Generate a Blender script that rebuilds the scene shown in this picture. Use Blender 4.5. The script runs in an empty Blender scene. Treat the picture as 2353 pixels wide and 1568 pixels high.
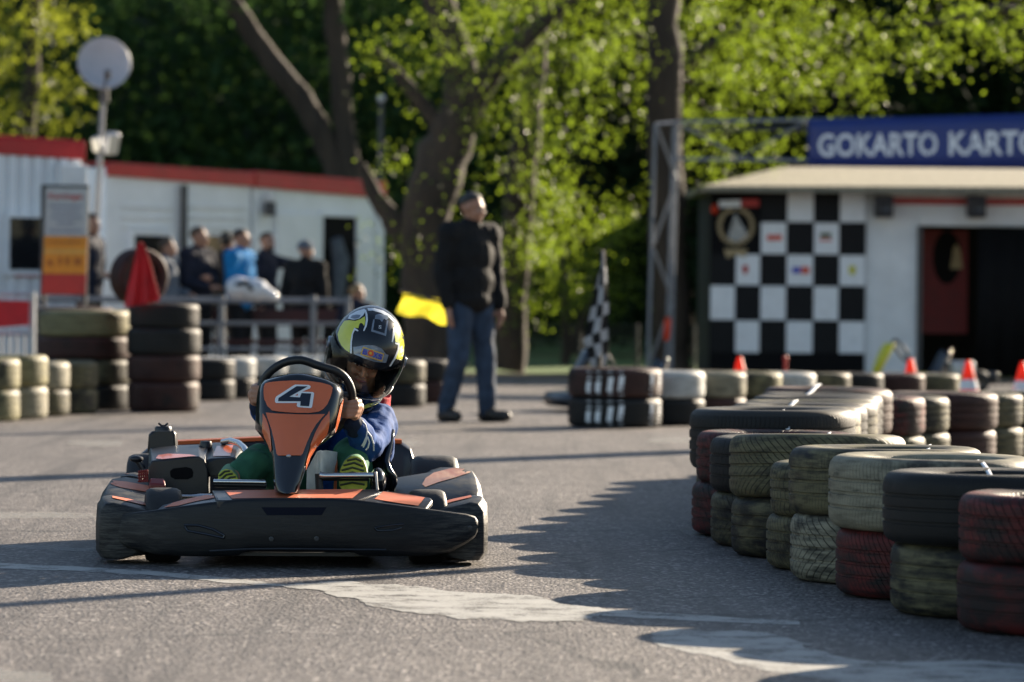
import bpy, bmesh, math, random
from mathutils import Vector, Matrix
from mathutils.geometry import tessellate_polygon
from mathutils.bvhtree import BVHTree
PI = math.pi
R = math.radians
scene = bpy.context.scene
col = scene.collection
rnd = random.Random(7)
# ------------------------------------------------------------------ camera
H = 0.93            # lens height above the asphalt
FPX = 8824.0        # focal length in units of a 2353 px wide picture (135 mm)
PITCH = math.atan(96.0 / FPX)
ROLL = R(0.5)
Fv = Vector((0, math.cos(PITCH), -math.sin(PITCH)))
U0 = Vector((0, math.sin(PITCH), math.cos(PITCH)))
R0 = Vector((1, 0, 0))
Rv = R0 * math.cos(ROLL) + U0 * math.sin(ROLL)
Uv = U0 * math.cos(ROLL) - R0 * math.sin(ROLL)
CAM = Vector((0, 0, H))
cd = bpy.data.cameras.new('camera')
cam = bpy.data.objects.new('camera', cd)
col.objects.link(cam)
cam.matrix_world = Matrix(((Rv.x, Uv.x, -Fv.x, 0), (Rv.y, Uv.y, -Fv.y, 0), (Rv.z, Uv.z, -Fv.z, H), (0, 0, 0, 1)))
cd.sensor_width = 36.0
cd.lens = FPX / 2353.0 * 36.0
cd.clip_start = 0.5
cd.clip_end = 2000
cd.dof.use_dof = True
cd.dof.focus_distance = 13.35
cd.dof.aperture_fstop = 3.5
cd.dof.aperture_blades = 0
scene.camera = cam
# ------------------------------------------------------------------ light
SUN_EL, SUN_BACK = R(19), R(50)      # height of the sun; how far it stands behind the right-hand side
sdir = Vector((math.cos(SUN_BACK) * math.cos(SUN_EL), math.sin(SUN_BACK) * math.cos(SUN_EL), math.sin(SUN_EL)))
w = bpy.data.worlds.new('World')
scene.world = w
w.use_nodes = True
nt = w.node_tree
sky = nt.nodes.new('ShaderNodeTexSky')
sky.sky_type = 'NISHITA'
sky.sun_disc = False
sky.sun_elevation = SUN_EL
sky.sun_rotation = math.atan2(sdir.x, sdir.y)
sky.air_density = 1.0
sky.dust_density = 0.8
bg = nt.nodes['Background']
bg.inputs[1].default_value = 0.05
nt.links.new(sky.outputs[0], bg.inputs[0])
sl = bpy.data.lights.new('sun', 'SUN')
sl.energy = 5.0
sl.angle = R(0.5)
sl.color = (1.0, 0.85, 0.66)
so = bpy.data.objects.new('sun', sl)
col.objects.link(so)
so.rotation_euler = sdir.to_track_quat('Z', 'Y').to_euler()
scene.view_settings.view_transform = 'Standard'
scene.view_settings.look = 'None'
scene.view_settings.gamma = 1
scene.view_settings.use_curve_mapping = False
scene.view_settings.exposure = 1.88
scene.cycles.max_bounces = 8
scene.cycles.transparent_max_bounces = 12
scene.cycles.use_denoising = True

# ------------------------------------------------------------------ pixels of the photograph -> points of the place
def ray(px, py):
    return Fv + Rv * ((px - 1176.5) / FPX) + Uv * ((784.0 - py) / FPX)
def at(px, py, Y):
    d = ray(px, py)
    return CAM + d * (Y / d.y)
def gr(px, py, z=0.0):
    d = ray(px, py)
    return CAM + d * ((z - H) / d.z)
# ------------------------------------------------------------------ objects
RM = {}
def tag(o, label=None, cat=None, group=None, kind=None):
    if label: o['label'] = label
    if cat: o['category'] = cat
    if group: o['group'] = group
    if kind: o['kind'] = kind
    return o
def thing(name, label, cat, loc=(0, 0, 0), rotz=0.0, group=None):
    o = bpy.data.objects.new(name, None)
    col.objects.link(o)
    o.empty_display_size = 0.2
    o.location = loc
    o.rotation_euler = (0, 0, rotz)
    tag(o, label, cat, group)
    RM[o.name] = (Matrix.Translation(Vector(loc)) @ Matrix.Rotation(rotz, 4, 'Z')).inverted()
    return o
def link_mesh(name, me, mats, parent=None, world=True, smooth=40, bevel=None, subsurf=0, solid=None):
    if not isinstance(mats, (list, tuple)): mats = [mats]
    for m in mats: me.materials.append(m)
    if parent is not None and world:
        me.transform(RM[parent.name])
    o = bpy.data.objects.new(name, me)
    col.objects.link(o)
    if parent is not None:
        o.parent = parent
        RM[o.name] = RM[parent.name]
    if smooth:
        me.shade_smooth()
        me.set_sharp_from_angle(angle=R(smooth))
    if solid:
        md = o.modifiers.new('solid', 'SOLIDIFY'); md.thickness = solid; md.offset = 0
    if bevel:
        md = o.modifiers.new('bevel', 'BEVEL'); md.width = bevel; md.segments = 3; md.limit_method = 'ANGLE'; md.angle_limit = R(35)
        md.harden_normals = False
    if subsurf:
        md = o.modifiers.new('sub', 'SUBSURF'); md.levels = subsurf; md.render_levels = subsurf
    return o
class MB:
    def __init__(s): s.v = []; s.f = []; s.m = []
    def add(s, vs, fs, m=0):
        b = len(s.v)
        s.v.extend([tuple(v) for v in vs])
        s.f.extend([tuple(i + b for i in f) for f in fs])
        s.m.extend([m] * len(fs))
        return s
    def box(s, c, size, rot=None, m=0):
        c = Vector(c); hx, hy, hz = size[0] / 2, size[1] / 2, size[2] / 2
        vs = [Vector((x, y, z)) for x in (-hx, hx) for y in (-hy, hy) for z in (-hz, hz)]
        if rot is not None: vs = [rot @ v for v in vs]
        return s.add([c + v for v in vs], [(0, 1, 3, 2), (4, 6, 7, 5), (0, 4, 5, 1), (2, 3, 7, 6), (0, 2, 6, 4), (1, 5, 7, 3)], m)
    def tube(s, pts, rad, n=10, closed=False, m=0, caps=True, flat=1.0):
        pts = [Vector(p) for p in pts]
        k = len(pts)
        if not isinstance(rad, (list, tuple)): rad = [rad] * k
        up = None; vs = []
        for i, p in enumerate(pts):
            a = pts[(i - 1) % k] if (closed or i > 0) else p
            b = pts[(i + 1) % k] if (closed or i < k - 1) else p
            t = (b - a).normalized()
            if up is None:
                up = Vector((0, 0, 1)) if abs(t.z) < .9 else Vector((1, 0, 0))
            x = t.cross(up).normalized(); up = x.cross(t).normalized()
            for j in range(n):
                an = 2 * PI * j / n
                vs.append(p + (x * math.cos(an) + up * math.sin(an) * flat) * rad[i])
        fs = []
        for i in range(k if closed else k - 1):
            i2 = (i + 1) % k
            for j in range(n):
                j2 = (j + 1) % n
                fs.append((i * n + j, i * n + j2, i2 * n + j2, i2 * n + j))
        if caps and not closed:
            fs.append(tuple(range(n - 1, -1, -1))); fs.append(tuple((k - 1) * n + j for j in range(n)))
        return s.add(vs, fs, m)
    def lathe(s, prof, n=32, M=None, m=0, closed=False):
        k = len(prof); vs = []
        for i in range(n):
            a = 2 * PI * i / n
            for r, z in prof:
                v = Vector((r * math.cos(a), r * math.sin(a), z))
                vs.append(M @ v if M is not None else v)
        fs = []
        for i in range(n):
            i2 = (i + 1) % n
            for j in range(k if closed else k - 1):
                j2 = (j + 1) % k
                fs.append((i * k + j, i2 * k + j, i2 * k + j2, i * k + j2))
        return s.add(vs, fs, m)
    def loft(s, rows, m=0, closed=True, caps=True):
        n = len(rows[0]); vs = [Vector(p) for r in rows for p in r]; fs = []
        for i in range(len(rows) - 1):
            for j in range(n if closed else n - 1):
                j2 = (j + 1) % n
                fs.append((i * n + j, i * n + j2, (i + 1) * n + j2, (i + 1) * n + j))
        if caps and closed:
            fs.append(tuple(range(n - 1, -1, -1))); fs.append(tuple((len(rows) - 1) * n + j for j in range(n)))
        return s.add(vs, fs, m)
    def prism(s, poly, off, m=0):
        poly = [Vector(p) for p in poly]; off = Vector(off); n = len(poly)
        vs = poly + [p + off for p in poly]
        fs = [tuple(range(n)), tuple(range(2 * n - 1, n - 1, -1))]
        fs += [(i, i + n, (i + 1) % n + n, (i + 1) % n) for i in range(n)]
        return s.add(vs, fs, m)
    def ell(s, c, rr, rot=None, n=14, m=0):
        c = Vector(c); vs = []; k = n // 2 + 1
        for i in range(k):
            t = PI * i / (k - 1)
            for j in range(n):
                a = 2 * PI * j / n
                v = Vector((rr[0] * math.sin(t) * math.cos(a), rr[1] * math.sin(t) * math.sin(a), rr[2] * math.cos(t)))
                vs.append(c + (rot @ v if rot is not None else v))
        fs = [(i * n + j, (i + 1) * n + j, (i + 1) * n + (j + 1) % n, i * n + (j + 1) % n) for i in range(k - 1) for j in range(n)]
        return s.add(vs, fs, m)
    def mesh(s, name, fix=True):
        me = bpy.data.meshes.new(name)
        me.from_pydata(s.v, [], s.f)
        me.polygons.foreach_set('material_index', s.m)
        if fix:
            bm = bmesh.new(); bm.from_mesh(me)
            bmesh.ops.remove_doubles(bm, verts=bm.verts, dist=1e-5)
            bmesh.ops.recalc_face_normals(bm, faces=bm.faces)
            bm.to_mesh(me); bm.free()
        me.update()
        return me
    def build(s, name, mats, parent=None, world=True, smooth=40, bevel=None, subsurf=0, solid=None, fix=True):
        return link_mesh(name, s.mesh(name, fix), mats, parent, world, smooth, bevel, subsurf, solid)
    def tri(s):
        nf = []; nm = []
        for f, m in zip(s.f, s.m):
            if len(f) == 3: nf.append(f); nm.append(m)
            elif len(f) == 4:
                nf += [(f[0], f[1], f[2]), (f[0], f[2], f[3])]; nm += [m, m]
            else:
                P = [Vector(s.v[i]) for i in f]
                for t in tessellate_polygon([P]): nf.append(tuple(f[i] for i in t)); nm.append(m)
        s.f = nf; s.m = nm
        return s
    def bvh(s):
        return BVHTree.FromPolygons([Vector(v) for v in s.v], s.f)
def poly_mesh2(poly, cuts=2):
    """triangulate a 2D outline and cut it fine: list of 2D points, list of triangles"""
    tri = tessellate_polygon([[Vector((p[0], p[1], 0)) for p in poly]])
    bm = bmesh.new()
    vs = [bm.verts.new((p[0], p[1], 0)) for p in poly]
    for t in tri:
        try: bm.faces.new([vs[i] for i in t])
        except ValueError: pass
    for _ in range(cuts):
        bmesh.ops.subdivide_edges(bm, edges=bm.edges, cuts=1, use_grid_fill=True)
    bmesh.ops.triangulate(bm, faces=bm.faces)
    bm.verts.ensure_lookup_table(); bm.verts.index_update()
    v = [(q.co.x, q.co.y) for q in bm.verts]; f = [tuple(q.index for q in fc.verts) for fc in bm.faces]
    bm.free()
    return v, f
def decal(name, v2, f2, conv, bvhs, mat, parent, off=0.0015):
    """a thin sticker lying on a surface: points of the picture are carried on to the solid surface along the line of sight"""
    vs = []; ok = []
    for (x, y) in v2:
        d = ray(*conv(x, y)).normalized()
        best = None
        for b in bvhs:
            hit, nrm, _, dist = b.ray_cast(CAM, d)
            if hit is not None and (best is None or dist < best[2]): best = (hit, nrm, dist)
        if best is None: vs.append(Vector((0, 0, 0))); ok.append(False)
        else:
            n = best[1]
            if n.dot(d) > 0: n = -n
            vs.append(best[0] + n * off); ok.append(True)
    fs = [f for f in f2 if all(ok[i] for i in f)]
    mb = MB(); mb.add(vs, fs)
    me = mb.mesh(name)
    bm = bmesh.new(); bm.from_mesh(me)
    bmesh.ops.delete(bm, geom=[v for v in bm.verts if not v.link_faces], context='VERTS')
    for f in bm.faces:                      # make the sheet face the viewer's side of its surface
        pass
    bm.to_mesh(me); bm.free()
    return link_mesh(name, me, mat, parent, True, smooth=60)
SCR = bpy.data.scenes.new('scratch')
def bake(o):
    SCR.collection.objects.link(o)
    vl = SCR.view_layers[0]; vl.update(); dg = vl.depsgraph; dg.update()
    me = bpy.data.meshes.new_from_object(o.evaluated_get(dg))
    bpy.data.objects.remove(o)
    return me
def text_mesh(s, bold=0.0):
    """flat outline letters in units of letter height: 2D vertices, faces, width"""
    c = bpy.data.curves.new('lettering', 'FONT'); c.body = s; c.size = 1.0; c.offset = bold; c.resolution_u = 3
    me = bake(bpy.data.objects.new('lettering', c))
    v = [(p.co.x, p.co.y) for p in me.vertices]; f = [tuple(p.vertices) for p in me.polygons]
    bpy.data.meshes.remove(me)
    x0 = min(p[0] for p in v); x1 = max(p[0] for p in v); y0 = min(p[1] for p in v); y1 = max(p[1] for p in v)
    v = [((p[0] - x0) / (x1 - x0), (p[1] - y0) / (y1 - y0)) for p in v]
    return v, f, (x1 - x0) / (y1 - y0)
# ------------------------------------------------------------------ materials
def node_mat(name):
    m = bpy.data.materials.new(name); m.use_nodes = True
    nt = m.node_tree
    return m, nt, nt.nodes['Principled BSDF'], nt.nodes.new, nt.links.new
def N(new, t, **kw):
    n = new(t)
    for k, v in kw.items():
        if k.startswith('i_'):
            key = k[2:]; n.inputs[int(key) if key.isdigit() else key].default_value = v
        else: setattr(n, k, v)
    return n
def rgba(c): return (c[0], c[1], c[2], 1)
def mix(new, ln, fac, a, b):
    n = new('ShaderNodeMix'); n.data_type = 'RGBA'
    for s, v in ((n.inputs[0], fac), (n.inputs[6], a), (n.inputs[7], b)):
        if hasattr(v, 'links'): ln(v, s)
        elif isinstance(v, (tuple, list)): s.default_value = rgba(v)
        else: s.default_value = v
    return n.outputs[2]
def math_(new, ln, op, a, b=None, c=None):
    n = new('ShaderNodeMath'); n.operation = op
    for i, v in enumerate((a, b, c)):
        if v is None: continue
        if hasattr(v, 'links'): ln(v, n.inputs[i])
        else: n.inputs[i].default_value = v
    return n.outputs[0]
def ramp(new, ln, src, stops):
    n = new('ShaderNodeValToRGB'); ln(src, n.inputs[0])
    e = n.color_ramp.elements
    while len(e) < len(stops): e.new(0.5)
    for i, (p, c) in enumerate(stops):
        e[i].position = p; e[i].color = rgba(c) if isinstance(c, (tuple, list)) else (c, c, c, 1)
    return n.outputs[0]
def noise(new, ln, vec, scale, detail=4, rough=.55, dist=0):
    n = new('ShaderNodeTexNoise'); n.inputs['Scale'].default_value = scale; n.inputs['Detail'].default_value = detail
    n.inputs['Roughness'].default_value = rough; n.inputs['Distortion'].default_value = dist
    if vec is not None: ln(vec, n.inputs['Vector'])
    return n.outputs['Fac']
def mat(name, c, rough=.5, metal=0, var=.18, scale=9, bump=0.0, bscale=60, coat=0, spec=.5, c2=None, stretch=None, sheen=0):
    m, nt, p, new, ln = node_mat(name)
    tc = new('ShaderNodeTexCoord').outputs['Object']
    if stretch:
        mp = N(new, 'ShaderNodeMapping'); mp.inputs['Scale'].default_value = stretch; ln(tc, mp.inputs[0]); tc = mp.outputs[0]
    n1 = noise(new, ln, tc, scale)
    f = ramp(new, ln, n1, [(.3, 0.0), (.7, 1.0)])
    lo = tuple(x * (1 - var) for x in c); hi = c2 if c2 else tuple(min(1, x * (1 + var)) for x in c)
    ln(mix(new, ln, f, lo, hi), p.inputs['Base Color'])
    rr = N(new, 'ShaderNodeMapRange'); ln(n1, rr.inputs[0]); rr.inputs[3].default_value = max(.02, rough - .08); rr.inputs[4].default_value = min(1, rough + .08)
    ln(rr.outputs[0], p.inputs['Roughness'])
    p.inputs['Metallic'].default_value = metal
    p.inputs['Specular IOR Level'].default_value = spec
    p.inputs['Coat Weight'].default_value = coat
    p.inputs['Coat Roughness'].default_value = .08
    if sheen: p.inputs['Sheen Weight'].default_value = sheen
    if bump:
        b = new('ShaderNodeBump'); b.inputs['Strength'].default_value = bump; b.inputs['Distance'].default_value = .01
        ln(noise(new, ln, tc, bscale, 5), b.inputs['Height']); ln(b.outputs[0], p.inputs['Normal'])
    return m
def asphalt_mat():
    m, nt, p, new, ln = node_mat('asphalt')
    tc = new('ShaderNodeTexCoord').outputs['Object']
    v = N(new, 'ShaderNodeTexVoronoi', i_Scale=76.0); ln(tc, v.inputs['Vector'])
    big = noise(new, ln, tc, .45, 5, .6)
    mid = noise(new, ln, tc, 3.2, 5, .6)
    fine = noise(new, ln, tc, 55, 3, .7)
    sep = new('ShaderNodeSeparateColor'); ln(v.outputs['Color'], sep.inputs[0])
    stone = ramp(new, ln, sep.outputs[0], [(0.0, (.036, .032, .031)), (.5, (.098, .087, .082)), (.84, (.165, .148, .138)), (1.0, (.46, .42, .39))])
    c = mix(new, ln, ramp(new, ln, big, [(.35, 0.0), (.7, .55)]), stone, (.070, .062, .059))
    c = mix(new, ln, ramp(new, ln, mid, [(.45, 0.0), (.8, .5)]), c, (.150, .133, .121))
    # skid marks: long thin stains along the track
    mp = N(new, 'ShaderNodeMapping'); mp.inputs['Scale'].default_value = (2.6, .10, 1); mp.inputs['Rotation'].default_value = (0, 0, R(9)); ln(tc, mp.inputs[0])
    sk = ramp(new, ln, noise(new, ln, mp.outputs[0], 1.6, 4, .6), [(.52, 0.0), (.66, .6)])
    c = mix(new, ln, sk, c, (.040, .037, .036))
    mp2 = N(new, 'ShaderNodeMapping'); mp2.inputs['Scale'].default_value = (9, .35, 1); mp2.inputs['Rotation'].default_value = (0, 0, R(-14)); ln(tc, mp2.inputs[0])
    sk2 = ramp(new, ln, noise(new, ln, mp2.outputs[0], 1.3, 3, .6), [(.60, 0.0), (.66, .45)])
    c = mix(new, ln, sk2, c, (.038, .035, .035))
    cr = N(new, 'ShaderNodeTexVoronoi', i_Scale=.55, feature='DISTANCE_TO_EDGE')
    wob = N(new, 'ShaderNodeVectorMath', operation='ADD'); ln(tc, wob.inputs[0])
    nz = N(new, 'ShaderNodeTexNoise', i_Scale=2.5); ln(tc, nz.inputs['Vector']); ws = N(new, 'ShaderNodeVectorMath', operation='SCALE'); ws.inputs['Scale'].default_value = .5; ln(nz.outputs['Color'], ws.inputs[0]); ln(ws.outputs[0], wob.inputs[1])
    ln(wob.outputs[0], cr.inputs['Vector'])
    c = mix(new, ln, ramp(new, ln, cr.outputs['Distance'], [(.004, .75), (.012, 0.0)]), c, (.03, .028, .027))
    ln(c, p.inputs['Base Color'])
    p.inputs['Roughness'].default_value = .62
    p.inputs['Specular IOR Level'].default_value = .45
    h = math_(new, ln, 'MULTIPLY_ADD', v.outputs['Distance'], -1.0, 1.0)
    h = math_(new, ln, 'ADD', h, math_(new, ln, 'MULTIPLY', fine, .55))
    b = new('ShaderNodeBump'); b.inputs['Strength'].default_value = .8; b.inputs['Distance'].default_value = .007
    ln(h, b.inputs['Height']); ln(b.outputs[0], p.inputs['Normal'])
    return m
def paint_mat(name='worn_road_paint', lo=.10, hi=.93):
    m, nt, p, new, ln = node_mat(name)
    tc = new('ShaderNodeTexCoord').outputs['Object']
    n1 = noise(new, ln, tc, 7, 6, .65); n2 = noise(new, ln, tc, 90, 3, .7)
    a = math_(new, ln, 'ADD', n1, math_(new, ln, 'MULTIPLY', n2, .6))
    al = ramp(new, ln, a, [(.56, lo), (.82, hi)])
    ln(mix(new, ln, n1, (.25, .25, .235), (.44, .43, .405)), p.inputs['Base Color'])
    ln(al, p.inputs['Alpha'])
    p.inputs['Roughness'].default_value = .6
    b = new('ShaderNodeBump'); b.inputs['Strength'].default_value = .4; b.inputs['Distance'].default_value = .004
    ln(n2, b.inputs['Height']); ln(b.outputs[0], p.inputs['Normal'])
    return m
def leaf_mat(name, c, t, amount=.5, rough=.42):
    m, nt, p, new, ln = node_mat(name)
    out = nt.nodes['Material Output']
    tc = new('ShaderNodeTexCoord').outputs['Object']
    n1 = noise(new, ln, tc, 1.3, 3)
    n2 = noise(new, ln, tc, 14, 2)
    f = ramp(new, ln, math_(new, ln, 'ADD', math_(new, ln, 'MULTIPLY', n1, .5), math_(new, ln, 'MULTIPLY', n2, .5)), [(.35, 0.0), (.65, 1.0)])
    ln(mix(new, ln, f, tuple(x * .65 for x in c), tuple(x * 1.25 for x in c)), p.inputs['Base Color'])
    p.inputs['Roughness'].default_value = rough
    p.inputs['Specular IOR Level'].default_value = .5 if rough < .8 else .05
    tr = new('ShaderNodeBsdfTranslucent')
    ln(mix(new, ln, f, tuple(x * .7 for x in t), tuple(x * 1.25 for x in t)), tr.inputs[0])
    mx = new('ShaderNodeMixShader'); mx.inputs[0].default_value = amount
    ln(p.outputs[0], mx.inputs[1]); ln(tr.outputs[0], mx.inputs[2]); ln(mx.outputs[0], out.inputs[0])
    return m
def tyre_mat(name, paint, pattern, wear=.5, streak=False):
    """rubber, painted and scuffed off again; tread cut as bump. local Z is the axle"""
    m, nt, p, new, ln = node_mat(name)
    tcn = new('ShaderNodeTexCoord'); tc = tcn.outputs['Object']
    oi = new('ShaderNodeObjectInfo')
    off = N(new, 'ShaderNodeVectorMath', operation='SCALE'); off.inputs[0].default_value = (37, 19, 53); ln(oi.outputs['Random'], off.inputs['Scale'])
    va = N(new, 'ShaderNodeVectorMath', operation='ADD'); ln(tc, va.inputs[0]); ln(off.outputs[0], va.inputs[1])
    vec = va.outputs[0]
    xyz = new('ShaderNodeSeparateXYZ'); ln(tc, xyz.inputs[0])
    ang = math_(new, ln, 'ARCTAN2', xyz.outputs[1], xyz.outputs[0])
    az = math_(new, ln, 'ABSOLUTE', xyz.outputs[2])
    if pattern == 'herring':
        ph = math_(new, ln, 'ADD', math_(new, ln, 'MULTIPLY', ang, 9.0), math_(new, ln, 'MULTIPLY', az, 30.0))
    elif pattern == 'lateral':
        ph = math_(new, ln, 'ADD', math_(new, ln, 'MULTIPLY', ang, 14.0), math_(new, ln, 'MULTIPLY', math_(new, ln, 'SINE', math_(new, ln, 'MULTIPLY', xyz.outputs[2], 60.0)), .25))
    elif pattern == 'skew':
        ph = math_(new, ln, 'ADD', math_(new, ln, 'MULTIPLY', ang, 11.0), math_(new, ln, 'MULTIPLY', xyz.outputs[2], 22.0))
    else:
        ph = math_(new, ln, 'ADD', math_(new, ln, 'MULTIPLY', ang, 26.0), math_(new, ln, 'MULTIPLY', az, 10.0))
    ph = math_(new, ln, 'MULTIPLY', ph, math_(new, ln, 'MULTIPLY_ADD', oi.outputs['Random'], .7, .75))
    ph = math_(new, ln, 'ADD', ph, math_(new, ln, 'MULTIPLY', noise(new, ln, vec, 5, 3), 1.1))
    tri = math_(new, ln, 'PINGPONG', ph, .5)              # 0..0.5
    gro = N(new, 'ShaderNodeMapRange'); ln(tri, gro.inputs[0]); gro.inputs[1].default_value = .0; gro.inputs[2].default_value = .10 if pattern != 'plain' else .05
    blk = gro.outputs[0]                                 # 0 in the groove, 1 on the block
    inner = N(new, 'ShaderNodeMapRange'); ln(az, inner.inputs[0]); inner.inputs[1].default_value = .098; inner.inputs[2].default_value = .106
    side = inner.outputs[0]                              # 1 on the side walls
    blk = math_(new, ln, 'MAXIMUM', blk, side)
    n1 = noise(new, ln, vec, 5.5, 6, .62, .4)
    mp = N(new, 'ShaderNodeMapping'); mp.inputs['Scale'].default_value = (1, 1, 6) ; ln(vec, mp.inputs[0])
    n2 = noise(new, ln, mp.outputs[0], 9, 5, .65)
    wv = math_(new, ln, 'ADD', math_(new, ln, 'MULTIPLY', n1, .55), math_(new, ln, 'MULTIPLY', n2, .45))
    lo = .30 + .40 * wear
    pf = ramp(new, ln, wv, [(lo - .10, 0.0), (lo + .05, 1.0)])
    big = ramp(new, ln, noise(new, ln, vec, 2.6, 5, .7), [(.30 + .22 * wear, .15), (.40 + .22 * wear, 1.0)])
    pf = math_(new, ln, 'MULTIPLY', pf, big)
    pf = math_(new, ln, 'MULTIPLY', pf, math_(new, ln, 'MULTIPLY_ADD', blk, .85, .15))
    dirt = noise(new, ln, vec, 22, 4)
    rub = mix(new, ln, dirt, (.0045, .0045, .005), (.015, .015, .0145))
    pc = mix(new, ln, ramp(new, ln, n2, [(.35, 0.0), (.65, 1.0)]), tuple(x * .55 for x in paint), paint)
    rub = mix(new, ln, math_(new, ln, 'MULTIPLY', side, .45), rub, (.055, .053, .048))
    ln(mix(new, ln, pf, rub, pc), p.inputs['Base Color'])
    ln(math_(new, ln, 'MULTIPLY_ADD', dirt, .3, .45), p.inputs['Roughness'])
    p.inputs['Specular IOR Level'].default_value = .28
    h = math_(new, ln, 'ADD', blk, math_(new, ln, 'MULTIPLY', dirt, .15))
    b = new('ShaderNodeBump'); b.inputs['Strength'].default_value = .7; b.inputs['Distance'].default_value = .006
    ln(h, b.inputs['Height']); ln(b.outputs[0], p.inputs['Normal'])
    return m
def scuffed_plastic():
    m, nt, p, new, ln = node_mat('scuffed_black_plastic')
    tc = new('ShaderNodeTexCoord').outputs['Object']
    mp = N(new, 'ShaderNodeMapping'); mp.inputs['Scale'].default_value = (1.0, 1.0, 9); ln(tc, mp.inputs[0])
    s1 = noise(new, ln, mp.outputs[0], 9, 8, .78, .35)
    s2 = noise(new, ln, tc, 2.2, 3)
    xyz = new('ShaderNodeSeparateXYZ'); ln(tc, xyz.inputs[0])
    ax = N(new, 'ShaderNodeMapRange'); ln(math_(new, ln, 'ABSOLUTE', xyz.outputs[0]), ax.inputs[0]); ax.inputs[1].default_value = .38; ax.inputs[2].default_value = .66
    f = math_(new, ln, 'MULTIPLY', ramp(new, ln, s1, [(.44, 0.0), (.62, 1.0)]), math_(new, ln, 'MULTIPLY_ADD', ax.outputs[0], .5, .05))
    base = mix(new, ln, s2, (.005, .006, .008), (.010, .011, .013))
    ln(mix(new, ln, f, base, (.15, .14, .12)), p.inputs['Base Color'])
    ln(math_(new, ln, 'MULTIPLY_ADD', f, .3, .42), p.inputs['Roughness'])
    p.inputs['Specular IOR Level'].default_value = .3
    b = new('ShaderNodeBump'); b.inputs['Strength'].default_value = .35; b.inputs['Distance'].default_value = .004
    ln(s1, b.inputs['Height']); ln(b.outputs[0], p.inputs['Normal'])
    return m
def visor_mat():
    m, nt, p, new, ln = node_mat('clear_visor')
    out = nt.nodes['Material Output']
    t = new('ShaderNodeBsdfTransparent'); t.inputs[0].default_value = (.76, .76, .72, 1)
    g = new('ShaderNodeBsdfGlossy'); g.inputs['Roughness'].default_value = .06
    tc = new('ShaderNodeTexCoord').outputs['Object']
    sc = ramp(new, ln, noise(new, ln, tc, 40, 6, .75, .6), [(.60, 0.0), (.72, .35)])
    fr = new('ShaderNodeFresnel'); fr.inputs[0].default_value = 1.32
    d = new('ShaderNodeBsdfDiffuse'); d.inputs[0].default_value = (.5, .5, .48, 1)
    m1 = new('ShaderNodeMixShader'); ln(fr.outputs[0], m1.inputs[0]); ln(t.outputs[0], m1.inputs[1]); ln(g.outputs[0], m1.inputs[2])
    m2 = new('ShaderNodeMixShader'); ln(math_(new, ln, 'MULTIPLY', sc, .45), m2.inputs[0]); ln(m1.outputs[0], m2.inputs[1]); ln(d.outputs[0], m2.inputs[2])
    ln(m2.outputs[0], out.inputs[0])
    return m
MA = {}
MA['asphalt'] = asphalt_mat()
MA['paint'] = paint_mat()
MA['paint_faint'] = paint_mat('faint_road_paint', .0, .42)
MA['grass'] = mat('grass', (.07, .13, .02), .8, var=.4, scale=3, bump=.8, bscale=40)
MA['dirt'] = mat('bare_earth', (.16, .12, .08), .9, var=.3, scale=4, bump=.6)
MA['sunblock_hill'] = mat('forest_floor', (.018, .026, .010), .95, var=.5, scale=.4, bump=.5, bscale=2)
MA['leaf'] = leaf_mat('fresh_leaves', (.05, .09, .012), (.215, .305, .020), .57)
MA['leaf_y'] = leaf_mat('yellowish_leaves', (.07, .10, .012), (.26, .30, .025), .55)
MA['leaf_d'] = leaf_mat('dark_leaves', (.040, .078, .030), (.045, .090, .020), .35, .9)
MA['spruce'] = leaf_mat('spruce_needles', (.010, .020, .008), (.008, .015, .004), .15, .9)
MA['bark'] = mat('bark', (.042, .030, .020), .9, var=.45, scale=5, bump=1.0, bscale=18, stretch=(1, 1, .25))
MA['white_metal'] = mat('white_sheet_metal', (.80, .83, .86), .45, var=.07, scale=2, bump=.05)
MA['white_wall'] = mat('white_plaster', (.74, .75, .75), .8, var=.10, scale=2.5, bump=.25, bscale=30)
MA['red_trim'] = mat('red_trim', (.46, .016, .018), .4, var=.15, scale=3)
MA['galv'] = mat('galvanised_steel', (.42, .43, .45), .42, metal=.7, var=.15, scale=8)
MA['dark_steel'] = mat('dark_steel', (.05, .052, .056), .45, metal=.3, var=.2)
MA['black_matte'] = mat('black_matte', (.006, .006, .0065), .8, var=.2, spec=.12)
MA['black_plastic'] = mat('black_plastic', (.012, .013, .017), .34, var=.2, scale=14, bump=.03)
MA['gloss_black'] = mat('gloss_black', (.008, .009, .013), .16, var=.2, coat=.4)
MA['scuffed'] = scuffed_plastic()
MA['orange'] = mat('orange_vinyl', (.62, .135, .042), .30, var=.10, scale=5, coat=.5)
MA['orange_deck'] = mat('orange_vinyl_sky_sheen', (.62, .17, .08), .5, var=.12, scale=7)  # paler orange: the sky reflected on the deck, put into the base colour
MA['orange_faded'] = mat('faded_orange_vinyl', (.60, .15, .05), .38, var=.35, scale=5, c2=(.62, .36, .22), stretch=(6, 1, 1))
MA['white_paint'] = mat('white_vinyl', (.74, .76, .78), .3, var=.05)
MA['navy'] = mat('navy_vinyl', (.010, .014, .028), .3, var=.1)
MA['rubber'] = mat('kart_tyre_rubber', (.016, .016, .017), .62, var=.3, scale=25, bump=.15)
MA['chrome'] = mat('bright_steel', (.62, .62, .62), .2, metal=1, var=.08)
MA['tank'] = leaf_mat('translucent_white_plastic', (.80, .80, .77), (.9, .9, .86), .5)
MA['red_plastic'] = mat('red_plastic', (.16, .012, .010), .35, var=.15)
MA['helmet_black'] = mat('helmet_lacquer', (.008, .010, .015), .22, var=.15, coat=.35, spec=.35)
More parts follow.
